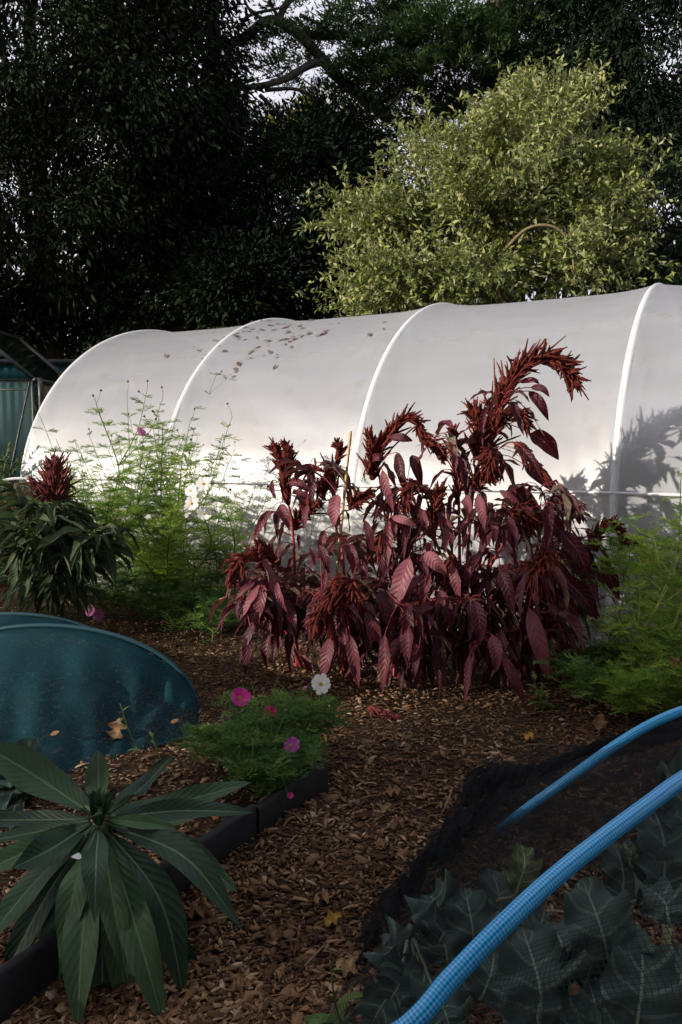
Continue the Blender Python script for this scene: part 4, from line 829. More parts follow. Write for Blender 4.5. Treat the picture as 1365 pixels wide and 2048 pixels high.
def cosmos(label, base, top, nf, fl, tone=.5, mat='cosmos', stem='green_stem', buds=0, flowers=(), group=None, wid=.0022, zlow=.1, side=6, sr=.0065, bushy=1.0, mids=(), spread=.3, thin=.6, name='cosmos_plant'):
    base, top = np.asarray(base, float), np.asarray(top, float)
    root = thing(name, label, 'plant', tuple(base), group); sm, fm = MB(), MB(); H_ = np.linalg.norm(top - base)
    c = cr([base, *mids, top], 24) if len(mids) else cr([base, base * .66 + top * .34 + RS.normal(0, .02 * H_, 3) * A3(1, 1, 0), base * .33 + top * .67 + RS.normal(0, .02 * H_, 3) * A3(1, 1, 0), top], 24)
    sm.tube(c, np.linspace(sr, sr * .35, 24), 6, .5); st = [(c, 1.0)]
    for k in range(side):
        s = RS.uniform(.12, .8); i = int(s * 23); az = RS.uniform(0, 6.283); l = H_ * (1 - s) * RS.uniform(.45, .85) * bushy + .06
        d = unit(A3(math.cos(az) * .75, math.sin(az) * .6, 1.0 if bushy < 1.2 else .6)); br = cr([c[i], c[i] + d * l * .5 + A3(math.cos(az), math.sin(az), 0) * l * .12, c[i] + d * l], 10)
        sm.tube(br, np.linspace(sr * .5, sr * .25, 10), 5, .5); st.append((np.repeat(br, 2, 0), .8))
    wts = np.array([max(1, len(a)) * b * np.linalg.norm(a[-1] - a[0]) for a, b in st]); wts /= wts.sum()
    pos, D, L, T_ = [], [], [], []
    for k in range(nf):
        a, b = st[RS.choice(len(st), p=wts)]; s = RS.uniform(.04, 1) ** .8; p = a[min(len(a) - 1, int(s * len(a)))]
        if RS.uniform() < thin * max(0, (p[2] - base[2]) / max(top[2] - base[2], .05) - .5) * 2: continue
        az = RS.uniform(0, 6.283); pos.append(p); D.append(A3(math.cos(az), math.sin(az), RS.uniform(.05, .9)))
        L.append(fl * RS.uniform(.6, 1.25) * (1 - .35 * (p[2] - base[2]) / max(.1, top[2] - base[2]))); T_.append(np.clip(tone + RS.uniform(-.5, .5) + .2 * (a is c), 0, 1))
    fronds(fm, pos, np.array(D), np.array(L), wid, np.array(T_))
    tips = [a[-1] for a, b in st]
    bml = []
    for k in range(buds):
        p = tips[k % len(tips)]; q_ = p + A3(RS.uniform(-.06, .06), RS.uniform(-.05, .05), RS.uniform(.03, .11)); sm.tube(cr([p, p * .5 + q_ * .5 + A3(.005, 0, 0), q_], 5), .0016, 4, .5)
        bm = MB(); bml.append(bm); bm.tube([q_ - A3(0, 0, .004), q_, q_ + A3(0, 0, .007), q_ + A3(0, 0, .012)], [.003, .008, .007, .002], 7, .5, .2)
        for j in range(6):
            a_ = j * 1.05; bm.tube([q_, q_ + A3(math.cos(a_) * .012, math.sin(a_) * .012, .001)], [.0018, .0006], 4, .5)
    for (fp, nrm, rad, pm, n_, cup) in flowers:
        tip = min(tips, key=lambda t_: np.linalg.norm(t_ - fp)); nn = unit(nrm)
        sm.tube(cr([tip, (tip + fp) / 2 - nn * .04 + A3(0, 0, .02), fp - nn * .03, fp], 8), .0018, 4, .5)
        sm.tube([fp - nn * .006, fp + nn * .002], [.003, .006], 6, .4)
    build(sm, 'stem', M[stem], root); build(fm, 'foliage', M[mat], root)
    for bm in bml: build(bm, 'bud', M['bud'], root)
    for (fp, nrm, rad, pm, n_, cup) in flowers: flower(root, fp, nrm, rad, pm, n_, cup)
    return root
CG = 'tall feathery cosmos in front of the tunnel'
tall = [((205, 1165, 5.45), (193, 808, 5.5), 60, 'tallest cosmos of the left bed, a lone bare spire with whorled fronds', 6, ()),
        ((258, 1175, 5.5), (240, 945, 5.5), 120, 'feathery cosmos between the lone spire and the one with the pink flower', 4, ()),
        ((290, 1180, 5.4), (285, 900, 5.45), 110, 'tall cosmos topped by one cupped pink flower', 6, [((279, 868, 5.45), A3(.5, -.3, .5), .045, 'petal_pink', 7, .9)]),
        ((282, 1190, 5.2), (300, 905, 5.3), 130, 'tall cosmos with a dark straight stem next to the white tunnel hoop', 4, ()),
        ((318, 1195, 5.15), (326, 850, 5.25), 140, 'tall cosmos with bud heads rising right in front of the white hoop band', 9, ()),
        ((355, 1200, 5.0), (366, 905, 5.1), 150, 'tall cosmos carrying the bunch of white flowers', 6,
            [((408, 968, 4.95), A3(-.1, -.9, .2), .047, 'petal_white', 8, .25), ((383, 982, 4.95), A3(-.3, -.8, .6), .042, 'petal_white', 8, .35), ((396, 992, 4.98), A3(-.4, -.6, .7), .045, 'petal_white', 8, .3), ((384, 1007, 4.9), A3(-.2, -1, .1), .044, 'petal_white', 8, .2), ((409, 1028, 4.95), A3(.15, -.9, .3), .044, 'petal_white', 8, .35), ((374, 944, 5.1), A3(-.7, -.2, .6), .045, 'petal_white', 8, .2)]),
        ((225, 1185, 5.25), (222, 975, 5.3), 120, 'bushy cosmos just right of the pink-brown plume', 3, ()),
        ((395, 1200, 5.15), (405, 1020, 5.2), 120, 'shorter cosmos behind the white flower bunch', 2, ()),
        ((180, 1180, 5.3), (172, 985, 5.35), 110, 'leafy cosmos right behind the pink-brown plume', 2, ()), ((305, 1195, 5.0), (262, 1000, 5.1), 130, 'dense leafy cosmos at the middle of the left bed, below the pink flower', 0, ()), ((335, 1200, 4.95), (345, 1010, 5.05), 130, 'dense leafy cosmos at the middle of the left bed, left of the white flowers', 0, ()), ((440, 1215, 5.2), (450, 1010, 5.3), 90, 'thin cosmos between the white flowers and the red clump', 1, ())]
for (bx, by, bd_), tp, nf, lab, nb, fls in tall:
    b = G(bx, by); d_ = b[1]; tpp = P(*tp)
    cosmos(lab, b, tpp, int(nf * 3.4), .15, .5, wid=.0027, sr=.008, buds=nb, flowers=[(P(*f[0]), *f[1:]) for f in fls], group=CG, side=3 if nf < 100 else 6)
low = [((190, 1235), (185, 1120), 'low feathery mound in front of the green leaved amaranth', []), ((250, 1240), (250, 1150), 'low feathery mound behind the pale pink flowers', [((182, 1222), A3(-.35, -.85, .35)), ((197, 1230), A3(.45, -.75, .1))]),
       ((310, 1255), (300, 1170), 'low feathery mound under the tall cosmos stems, right of the pale pink flowers', []), ((370, 1270), (380, 1185), 'low dark feathery mound at the right end of the left bed edge', []), ((425, 1285), (430, 1200), 'low feathery mound at the foot of the leafy light green weed', []), ((345, 1215), (340, 1100), 'mid height feathery cosmos under the white flower bunch', []), ((455, 1260), (460, 1190), 'low feathery mound touching the left side of the red clump', []), ((140, 1210), (150, 1130), 'low feathery tuft at the foot of the pink-brown plumed amaranth', [])]
for (b, tp, lab, fls) in low:
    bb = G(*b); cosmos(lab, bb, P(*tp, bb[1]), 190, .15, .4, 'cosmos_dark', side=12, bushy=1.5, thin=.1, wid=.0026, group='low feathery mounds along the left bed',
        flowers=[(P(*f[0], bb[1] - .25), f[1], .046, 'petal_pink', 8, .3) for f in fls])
def leafy(label, b, tp, n, L_, mat='weed', side=5):
    bb = G(*b); top = P(*tp, bb[1]); root = thing('leafy_weed', label, 'plant', tuple(bb), 'light green leafy weeds by the tunnel'); sm, lm = MB(), MB(); c = cr([bb, (bb + top) / 2 + A3(.02, 0, 0), top], 20); sm.tube(c, np.linspace(.006, .002, 20), 6); st = [c]
    for k in range(side):
        i = RS.integers(3, 16); az = RS.uniform(0, 6.28); l = .14 * RS.uniform(.6, 1.3); br = cr([c[i], c[i] + A3(math.cos(az) * .5, math.sin(az) * .5, .8) * l, c[i] + A3(math.cos(az) * .8, math.sin(az) * .8, 1.7) * l], 10); sm.tube(br, .0025, 5); st.append(br)
    for k in range(n):
        a = st[RS.integers(0, len(st))]; s = RS.uniform(.1, 1); p = a[int(s * (len(a) - 1))]; az = RS.uniform(0, 6.28); l = L_ * (1.15 - .75 * s) * RS.uniform(.7, 1.2)
        leafset(lm, p, A3(math.cos(az), math.sin(az), .35 + .5 * s), A3(0, 0, 1), l, l * .3, 5, 2, RS.uniform(.4, 1.3), .25, prof_lance, np.clip(s * .8 + RS.uniform(-.2, .3), 0, 1))
    build(sm, 'stem', M['green_stem'], root); build(lm, 'foliage', M[mat], root)
leafy('light green leafy weed, tallest of those left of the red clump', (432, 1262), (428, 1060), 110, .13)
leafy('light green leafy weed nearest the red clump, pale at its tips', (462, 1255), (470, 1085), 90, .11)
leafy('light green leafy weed standing lower and left of the other two', (405, 1262), (400, 1150), 80, .12)
leafy('small star shaped green weed on the chips under the red clump right side', (1085, 1420), (1085, 1380), 26, .10, side=1)
leafy('small broad leaved seedling at the bottom edge of the path', (672, 2058), (672, 2035), 16, .11, side=1)
leafy('small bright seedling in the bed right of the tallest rosette leaf', (352, 1588), (358, 1568), 16, .10, side=1)
leafy('small bright seedling in the bed between the net and the cosmos', (378, 1512), (379, 1496), 16, .10, side=1)
leafy('small round leaved seedling in the bed beside the tan curled leaf', (292, 1532), (291, 1520), 14, .09, side=1)
# right edge fronds
RG = 'feathery cosmos at the right edge'
def rc(lab, b, tp, nf, tone, stem='green_stem', mids=(), mat='cosmos', fl=.19, sr=.006, **k):
    bb = G(*b); cosmos(lab, bb, P(*tp), int(nf * .6), fl, tone, mat, stem, wid=.0034, group=RG, mids=[P(*m_) for m_ in mids], sr=sr, **k)
rc('right edge cosmos whose thick yellow green stalk slants up to the right', (1250, 1385), (1385, 1020, 4.4), 150, .6, 'yellow_stem', [(1280, 1280, 4.5), (1340, 1165, 4.45)], sr=.009)
rc('slim right edge cosmos standing upright before the last white hoop band', (1195, 1370), (1262, 1090, 4.7), 120, .55, mids=[(1215, 1290, 4.8), (1248, 1200, 4.75)])
rc('right edge cosmos cut by the frame with a stalk curving low to the right', (1320, 1400), (1400, 1130, 4.3), 170, .6, 'yellow_stem', [(1335, 1330, 4.3), (1352, 1240, 4.3)], sr=.008)
rc('bushy right edge cosmos in the corner behind the far blue hose', (1340, 1420), (1350, 1260, 4.2), 220, .5, side=8, bushy=1.3, thin=.2)
rc('low bright frond mound just above the far blue hose', (1255, 1445), (1265, 1360, 4.0), 260, .65, side=12, bushy=1.8, thin=.1, fl=.16)
rc('low bright frond mound at the right edge above the far blue hose', (1345, 1440), (1360, 1350, 3.9), 240, .65, side=12, bushy=1.8, thin=.1, fl=.16)
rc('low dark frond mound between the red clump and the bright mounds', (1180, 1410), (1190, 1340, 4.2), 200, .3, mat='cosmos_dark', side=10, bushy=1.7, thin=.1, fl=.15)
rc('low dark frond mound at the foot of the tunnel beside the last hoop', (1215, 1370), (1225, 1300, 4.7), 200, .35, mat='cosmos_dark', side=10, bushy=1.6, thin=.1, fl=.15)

rc('tallest right edge cosmos, its top cut by the frame beside the milky film', (1350, 1360), (1362, 960, 4.8), 260, .65, mids=[(1345, 1240, 4.8), (1358, 1100, 4.8)], sr=.008)
rc('right edge cosmos with fine fronds between the slim one and the thick slanting stalk', (1290, 1370), (1310, 1030, 4.7), 240, .65, mids=[(1295, 1250, 4.75), (1305, 1140, 4.7)])
# cosmos in the near bed
def nb(lab, b, tp, nf, flowers=(), buds=4, tone=.4, fl=.11, side=10):
    nf = int(nf * .75)
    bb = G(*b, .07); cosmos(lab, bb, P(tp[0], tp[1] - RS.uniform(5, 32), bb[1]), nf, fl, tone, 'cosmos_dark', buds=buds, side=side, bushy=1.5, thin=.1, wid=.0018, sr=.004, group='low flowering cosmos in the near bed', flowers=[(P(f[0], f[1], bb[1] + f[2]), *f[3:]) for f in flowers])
nb('near bed cosmos with one open white flower and a pink bud', (600, 1505), (625, 1420), 330, [(642, 1368, .0, A3(.05, -.95, .3), .043, 'petal_white', 8, .25), (612, 1380, 0, A3(-.4, -.2, .9), .016, 'petal_pink', 5, 2.2)], 5)
nb('near bed cosmos with a large magenta flower at its left', (520, 1500), (510, 1425), 300, [(480, 1396, 0, A3(.35, -.75, .5), .047, 'petal_magenta', 7, .55)], 3)
nb('near bed cosmos with a small crimson flower', (550, 1520), (548, 1450), 280, [(541, 1425, 0, A3(.1, -.9, .4), .028, 'petal_red', 7, .25)], 4)
nb('near bed cosmos with a small purple flower near the board end', (585, 1560), (580, 1500), 300, [(584, 1490, -.12, A3(.1, -.95, .3), .030, 'petal_lilac', 8, .15)])
nb('near bed cosmos with a half closed white flower', (480, 1560), (490, 1500), 280, [(463, 1518, -.1, A3(.5, -.5, .4), .024, 'petal_white', 5, .9)])
nb('near bed cosmos without flowers, beside the end of the teal net', (435, 1535), (445, 1475), 240)
nb('near bed cosmos without flowers, sprawling towards the black board', (540, 1590), (545, 1545), 260, [(580, 1592, -.1, A3(.2, -.6, .4), .014, 'petal_magenta', 5, 1.2)])
for (x, y, Lx, lab) in [(143, 1714, .024, 'small white petal dropped on a rosette leaf'), (322, 1322, .05, 'white petal lying on the chips beside the teal net arch'), (298, 1308, .025, 'tiny white petal caught near the top right of the teal net arch')]:
    p = P(x, y, 1.93) if x == 143 else G(x, y, .03 if x > 300 else .33); mb = MB(); leafset(mb, p, A3(1, .2, .1), A3(-.1, -.6, .8), Lx, Lx * .7, 4, 3, .6, .2, prof_petal, .5, .2)
    tag(build(mb, 'petal', M['petal_white']), lab, 'petal')

# plants glimpsed through the film and by the left edge
ROW_LAST = []
def dim(name, label, base, H_, n, L_, mat):
    root = thing(name, label, 'plant', base); ROW_LAST[:] = [root.name]; sm, lm = MB(), MB(); b = A3(*base); c = cr([b, b + A3(.03, 0, H_ * .5), b + A3(0, .03, H_)], 16); sm.tube(c, np.linspace(.012, .005, 16), 6)
    p = c[RS.integers(3, 16, n)]; az = RS.uniform(0, 6.28, n); D = np.stack([np.cos(az), np.sin(az), RS.uniform(-.4, .5, n)], -1)
    leafset(lm, p + D * .08, D, A3(0, 0, 1), RS.uniform(.6, 1.1, n) * L_, RS.uniform(.3, .45, n) * L_, 4, 2, RS.uniform(.5, 1.4, n), .2); build(sm, 'stem', M['green_stem'], root); build(lm, 'foliage', M[mat], root)
for k, (tq, sq, hh, lab) in enumerate([(-.75, .55, 1.35, 'leafy crop plant seen dimly through the film right of the last hoop band'), (-.2, .8, 1.1, 'leafy crop plant seen dimly through the film at the last hoop band'), (-1.4, .6, 1.5, 'leafy crop plant inside the tunnel at the right edge')]):
    b = TB + TD * tq + TN * sq; dim('crop_plant', lab, (b[0], b[1], .31), hh, 60, .3, 'ivy')
for k, tq in enumerate(np.arange(-3.2, 5.2, .75)):
    b = TB + TD * tq + TN * RS.uniform(3.2, 3.6); dim('crop_plant', 'tall leafy crop plant in the far row inside the tunnel, blurred by the film', (b[0], b[1], 0), RS.uniform(1.2, 1.5) if tq < .6 else RS.uniform(.5, .75), 150, .32, 'ivy')
    bpy.context.scene.objects[ROW_LAST[0]]['group'] = 'row of crop plants inside the tunnel'
for k, (x, y, z, hh, lab) in enumerate([(-4.55, 8.45, .98, .55, 'orange flowered plant in the planter box at the left edge'), (-5.0, 8.5, .98, .6, 'leafy plant in the planter box at the far left edge')]):
    root = thing('marigold_plant' if k == 0 else 'planter_plant', lab, 'plant', (x + .95, y, z)); sm, lm, fm = MB(), MB(), MB(); b = A3(x + .95 - .35 * k, y, z)
    for j in range(7):
        e = b + A3(RS.uniform(-.3, .3), RS.uniform(-.2, .2), hh * RS.uniform(.4, 1)); sm.tube(cr([b, (b + e) / 2 + A3(0, 0, .05), e], 8), .005, 5)
        n = 26; s = RS.uniform(.2, 1, n)[:, None]; leafset(lm, b * (1 - s) + e * s, rdir(n) + A3(0, 0, .3), A3(0, 0, 1), .09, .03, 3, 2, .5)
        if k == 0 and j < 5:
            for q_ in range(10): a_ = q_ * .63; leafset(fm, e, A3(math.cos(a_), math.sin(a_), .5), A3(0, 0, 1), .03, .02, 2, 2, .4)
    build(sm, 'stem', M['green_stem'], root); build(lm, 'foliage', M['ivy'], root)
    if k == 0: build(fm, 'flower', M['marigold'], root)
for k, (px, py, hgt, lab) in enumerate([(12, 1050, .55, 'dark thin stemmed weed left of the green leaved amaranth'), (55, 1040, .5, 'dark weed between the planter box and the tunnel end')]):
    b = G(px, 1150 - k * 10); dim('dark_weed', lab, tuple(b), hgt, 46, .16, 'ivy')

# ------------------------------------------------------------ big rosette
EC = P(200, 1638, 2.26); eb = A3(EC[0] + .01, EC[1] + .05, .06)
ec = thing('rosette_plant', 'big green rosette plant with long drooping leaves in the near left corner', 'plant', tuple(eb))
mb = MB(); mb.tube(cr([eb, eb * .5 + EC * .5 + A3(.01, 0, 0), EC - A3(0, 0, .02)], 10), [.03] * 9 + [.022], 10); build(mb, 'stem', M['green_stem'], ec)
def el(tip, Yt, wpx, mid=None, Ym=None, face=(0, -.75, .65), start=(200, 1640), tone=None, fold=.22, wave=.12, prof=prof_lance):
    da = np.array([tip[0] - 200, tip[1] - 1640.]); da /= np.linalg.norm(da); start = (200 + 20 * da[0], 1638 + 20 * da[1])
    p0 = P(*start, 2.26 + RS.uniform(-.03, .03)) ; p1 = P(*tip, Yt); Ym = Ym or (2.26 + Yt) / 2
    if mid is None: mid = ((start[0] + tip[0]) / 2, (start[1] + tip[1]) / 2 - 42)
    pm = P(*mid, Ym); mb = MB()
    curveleaf(mb, [p0, pm, p1], 1.0 * wpx * (.78 if wpx > 60 else .9) * Ym / FPX, unit(A3(*face)), 34, 8, fold, prof, RS.uniform(0, 1) if tone is None else tone, wave, 11)
    # thick midrib
    c = cr([p0, pm, p1], 20); n_ = unit(A3(*face)); mb.tube(c[:15] - n_ * .003, np.linspace(.006, .002, 15), 6, .9)
    build(mb, 'leaf', M['echium'], ec)
pe = lambda a: np.sin(np.pi * np.clip(a, 0, 1) ** 1.12) ** .95 * (1.12 - .4 * a ** 3) + .06 * (1 - a)
ql = lambda a: np.sin(np.pi * np.clip(a, 0, 1) ** 1.05) ** .65 + .08 * (1 - a)
for a in [((196, 1500), 2.42, 58, (198, 1570), 2.38, (0, -1, .3)), ((79, 1517), 2.5, 44, (130, 1575), 2.42, (.3, -.8, .5)), ((-60, 1475), 2.3, 92, (60, 1545), 2.32, (.35, -.7, .6)), ((345, 1512), 2.45, 48, (280, 1580), 2.42, (-.4, -.7, .6)), ((502, 1565), 2.4, 52, (340, 1610), 2.4, (-.1, -.6, .8)), ((506, 1625), 2.3, 46, (360, 1622), 2.32, (0, -.6, .8)),
          ((392, 1634), 2.5, 42, (300, 1650), 2.42, (0, -.5, .85)), ((350, 1655), 2.2, 30, (280, 1645), 2.2, (0, -.7, .7)), ((-60, 1640), 2.3, 42, (60, 1640), 2.3, (0, -.55, .85)), ((-70, 1690), 2.2, 36, (70, 1665), 2.25, (0, -.5, .85)), ((22, 1738), 2.02, 80, (100, 1700), 2.1, (.0, -.85, .5)), ((-70, 1760), 2.1, 56, (40, 1710), 2.15, (0, -.6, .8)),
          ((-40, 1900), 1.95, 84, (70, 1765), 2.06, (-.35, -.75, .55)), ((-15, 2000), 2.0, 76, (95, 1790), 2.1, (-.2, -.85, .4)), ((88, 2085), 1.98, 80, (125, 1830), 2.08, (-.2, -.95, .25)), ((190, 1846), 1.92, 66, (193, 1725), 2.0, (0, -.85, .55)), ((155, 2080), 1.86, 92, (168, 1850), 1.97, (-.05, -.98, .2)), ((206, 2070), 1.98, 70, (205, 1880), 2.05, (.1, -.98, .2)),
          ((335, 2075), 1.9, 88, (268, 1840), 1.97, (.2, -.95, .25)), ((372, 2010), 2.0, 92, (320, 1800), 2.06, (.3, -.9, .3)), ((300, 2050), 2.06, 80, (240, 1850), 2.1, (.1, -.98, .2)), ((487, 1862), 2.0, 60, (370, 1715), 2.1, (.15, -.7, .7)), ((476, 1785), 2.12, 50, (360, 1690), 2.2, (.1, -.6, .8)), ((250, 1620), 2.3, 24, (225, 1625), 2.3, (0, -.7, .7)), ((172, 1590), 2.34, 26, (185, 1610), 2.32, (.1, -.9, .4)), ((232, 1575), 2.4, 26, (216, 1605), 2.36, (-.1, -.9, .3)), ((410, 1700), 2.4, 44, (300, 1680), 2.34, (0, -.5, .85)), ((30, 1880), 2.2, 60, (110, 1740), 2.2, (-.2, -.7, .6)), ((430, 2000), 2.12, 70, (310, 1820), 2.14, (.25, -.9, .3)), ((50, 2060), 2.1, 66, (110, 1840), 2.14, (-.25, -.9, .3)), ((262, 2075), 2.0, 70, (235, 1860), 2.04, (.1, -.98, .2)), ((255, 1960), 1.93, 60, (225, 1790), 2.0, (.1, -.95, .3)), ((120, 1960), 1.96, 60, (150, 1780), 2.02, (-.1, -.95, .3))]:
    el(*a, prof=ql if a[2] < 60 else pe, fold=RS.uniform(.2, .5), wave=RS.uniform(.1, .3))
for k in range(9):
    a_ = k * 2.4; r_ = 12 + 3.2 * k; x_, y_ = 200 + r_ * math.cos(a_) * .9, 1618 - 14 + r_ * math.sin(a_) * .55 - (9 - k) * 3
    p0 = P(200 + 4 * math.cos(a_), 1652, 2.25); p1 = P(x_, y_, 2.22 - .02 * math.sin(a_)); mb = MB(); curveleaf(mb, [p0, (p0 + p1) / 2 + A3(0, 0, .012), p1], (.018 + .003 * k), unit(A3(-.5 * math.cos(a_), -.6, .8)), 14, 6, .5, ql, RS.uniform(.5, 1)); build(mb, 'leaf', M['echium'], ec)
# dark crinkled plant between the rosette and the net
dk = thing('crinkled_leaf_plant', 'dark crinkled cabbage leaf pushing up by the teal net at the left', 'plant', tuple(G(50, 1600, .05))); mb = MB(); b = A3(*dk.location)
for (x, y, yy, wp, f) in [(75, 1490, 2.75, 70, (0, -.9, .5)), (35, 1560, 2.7, 80, (0, -.9, .4)), (10, 1620, 2.65, 80, (0, -.8, .6)), (-30, 1540, 2.7, 70, (.2, -.9, .4)), (20, 1660, 2.6, 90, (0, -.7, .7)), (65, 1515, 2.72, 60, (.5, -.8, .3))]:
    e = P(x, y, yy); curveleaf(mb, [b, (b + e) / 2 + A3(0, 0, .06), e], wp * yy / FPX, unit(A3(*f)), 10, 6, .4, prof_oval, .1, .7, 20)
build(mb, 'foliage', M['kale'], dk); mb = MB(); mb.tube([b - A3(0, 0, .05), b + A3(0, 0, .06)], .012, 6); build(mb, 'stem', M['green_stem'], dk)

# ------------------------------------------------------------ teal net over hoops
def arch(cx, cy, a, h, n=60, yaw=.0, e=1.0):
    th = np.linspace(0, np.pi, n); x = a * np.cos(th); z = h * np.sin(th) ** e
    return np.stack([cx + x * math.cos(yaw), cy + x * math.sin(yaw), z + .05], -1)
NU = 90
c0 = P(400, 1452, 4.05); a1 = arch(c0[0] - .78, 4.05, .78, .465, NU, -.05, .9); a2 = arch(-1.98, 4.75, .74, .375, NU, -.05); a3 = arch(-2.15, 5.5, .7, .10, NU, -.05)
fr = cr([G(402, 1462, .07), G(340, 1484, .07), G(262, 1510, .07), G(180, 1548, .07), G(60, 1600, .07), G(-110, 1640, .07), G(-260, 1600, .07), G(-420, 1500, .06)], NU)
rows = []; u = np.linspace(0, 1, NU)
for v in np.linspace(0, 1, 26):
    k = v ** 1.15; r = fr * (1 - k) + a1 * k; bel = np.sin(np.pi * v)
    r[:, 2] += -.10 * bel * np.sin(np.pi * u) ** .7 * (.6) + bel * 1.5 * (.022 * np.sin(u * 60 + v * 4) * np.exp(-u * 5) + .012 * np.sin(u * 11 - v * 9 + 3 * np.sin(v * 4)) + .004 * np.sin(u * 75 + v * 9))
    r[:, 1] += bel * (.03 * np.sin(u * 18 + v * 5) + .02 * np.sin(u * 47 - v * 3)) ; rows.append(r)
for v in np.linspace(0, 1, 16)[1:]:
    r = a1 * (1 - v) + a2 * v; r[:, 2] -= .07 * np.sin(np.pi * v) * (.4 + .6 * np.sin(np.pi * u)); r[:, 2] = np.maximum(r[:, 2], .03) + .006 * np.sin(u * 40 + v * 6); rows.append(r)
for v in np.linspace(0, 1, 10)[1:]:
    r = a2 * (1 - v) + a3 * v; r[:, 2] -= .04 * np.sin(np.pi * v); r[:, 2] = np.maximum(r[:, 2], .02); rows.append(r)
V = np.array(rows)
def arcuv(V):
    du = np.linalg.norm(np.diff(V, axis=1), axis=2); dv = np.linalg.norm(np.diff(V, axis=0), axis=2)
    return np.stack([np.concatenate([np.zeros((V.shape[0], 1)), np.cumsum(du, 1)], 1), np.concatenate([np.zeros((1, V.shape[1])), np.cumsum(dv, 0)], 0)], -1)
tn = thing('netted_cloche', 'low cloche of teal mesh net stretched over hoops in the left bed', 'cloche', (-1.5, 4.3, .03))
mb = MB(); mb.grid(V, arcuv(V)); build(mb, 'net', M['teal_net'], tn)
t = NT('pale_pipe'); M['pipe'] = t.done(t.bsdf((.012, .05, .065), .6, .25))
for a in (a1, a2): mb = MB(); mb.tube(a + A3(0, -.004, .004), .011, 8); build(mb, 'hoop', M['pipe'], tn)
for (x, y, yy, lab) in [(55, 1270, 3.95, 'small orange leaf caught on the crest of the teal net'), (105, 1472, 3.55, 'small orange leaf stuck low on the teal net front'), (340, 1447, 3.9, 'brown leaf caught in a fold near the foot of the teal net')]:
    p = P(x, y, yy)
    i = np.argmin(sum((pp - q_) ** 2 for pp, q_ in zip(proj(V), (x, y)))); p = V.reshape(-1, 3)[i] + A3(0, -.012, .008)
    mb = MB(); leafset(mb, p, A3(1, 0, .15), A3(0, -.6, .8), .05, .024, 4, 2, -.5, .3, prof_oval, .6); tag(build(mb, 'caught_leaf', M['dead']), lab, 'leaf')

# ------------------------------------------------------------ black net and kale at the right
EX = np.array([(.60, -1.1), (.85, -.45), (1.0, -.36), (1.5, -.20), (1.95, .0), (2.25, .085), (2.6, .28), (3.0, .44), (3.3, .55), (3.7, .9)])
def net_z(x, y):
    d = np.maximum(x - np.interp(y, EX[:, 0], EX[:, 1]), 0)
    A_ = np.interp(y, [.55, .8, 1.0, 1.36, 1.8, 2.35, 2.7, 3.0, 3.3, 3.7], [0, 1.02, 1.2, .98, .82, .78, .58, .36, .18, .05])
    z = A_ * (1 - np.exp(-d / .6)); g = np.exp(-d / .25)
    return z + .02 + (.03 * np.sin(y * 21 + d * 9) + .018 * np.sin(y * 47 - d * 25) + .012 * np.sin(d * 60 + y * 13)) * g * np.clip(d * 14, 0, 1) + .007 * np.sin(x * 9 + y * 7)
yy = np.linspace(.56, 3.7, 150); dd = np.linspace(0, 1, 120) ** 1.4 * 2.0
Yg, Dg = np.meshgrid(yy, dd, indexing='ij'); Xg = np.interp(Yg, EX[:, 0], EX[:, 1]) + Dg + .035 * np.sin(Yg * 13) * np.exp(-Dg * 5) + .02 * np.sin(Yg * 31) * np.exp(-Dg * 7)
V = np.stack([Xg, Yg, net_z(Xg, Yg)], -1)
o = thing('black_net', 'fine black crop net draped over the kale on blue hose hoops', 'net', (.6, 2.0, .02))
mb = MB(); mb.grid(V, arcuv(V)); build(mb, 'mesh_sheet', M['black_net'], o)
# a second, crumpled layer of slack net lying between the two hoses, then spare net bunched along the edge
mb = MB(); Vs = V[60:138, 4:110].copy(); Vs[..., 2] = Vs[..., 2] * .74 + .012 + .018 * np.sin(Vs[..., 0] * 23 + Vs[..., 1] * 11) + .012 * np.sin(Vs[..., 1] * 41 - Vs[..., 0] * 17); mb.grid(Vs, arcuv(Vs) * 1.07 + .003)
Vs = V[75:140, 2:62].copy(); Vs[..., 2] = Vs[..., 2] * .55 + .03 + .025 * np.sin(Vs[..., 0] * 31 + Vs[..., 1] * 9) + .015 * np.sin(Vs[..., 1] * 37 - Vs[..., 0] * 27); mb.grid(Vs, arcuv(Vs) * .93)
build(mb, 'slack_layer', M['black_net'], o)
mb = MB()
for k in range(5):
    ys_ = np.linspace(2.0 + .05 * k, 3.35 - .05 * k, 110); off = .03 + .06 * k
    xs_ = np.interp(ys_, EX[:, 0], EX[:, 1]) + off + .02 * np.sin(ys_ * 19 + k)
    c = np.stack([xs_, ys_, net_z(xs_, ys_) + .02], -1); th = np.linspace(0, 2 * np.pi, 14)
    rr = .012 + .014 * np.abs(np.sin(ys_ * 3.3)) + .006 * np.sin(ys_ * 9 + k * 2)
    Vr = c[:, None] + np.stack([np.cos(th)[None] * rr[:, None], np.zeros((110, 14)), np.sin(th)[None] * rr[:, None] * .6 + .012 * np.sin(ys_[:, None] * 60 + th * 3)], -1)
    mb.grid(Vr, arcuv(Vr))
for k in range(3):
    xs_ = np.linspace(.62 + .05 * k, 1.6, 90); ys_ = 2.55 + .12 * k + .25 * (xs_ - .6) + .03 * np.sin(xs_ * 17 + k); th = np.linspace(0, 2 * np.pi, 14)
    c = np.stack([xs_, ys_, net_z(xs_, ys_) + .02], -1); rr = .02 + .012 * np.sin(xs_ * 11 + k)
    Vr = c[:, None] + np.stack([np.zeros((90, 14)), np.cos(th)[None] * rr[:, None], np.sin(th)[None] * rr[:, None] * .6 + .012 * np.sin(xs_[:, None] * 55 + th * 3)], -1)
    mb.grid(Vr, arcuv(Vr))
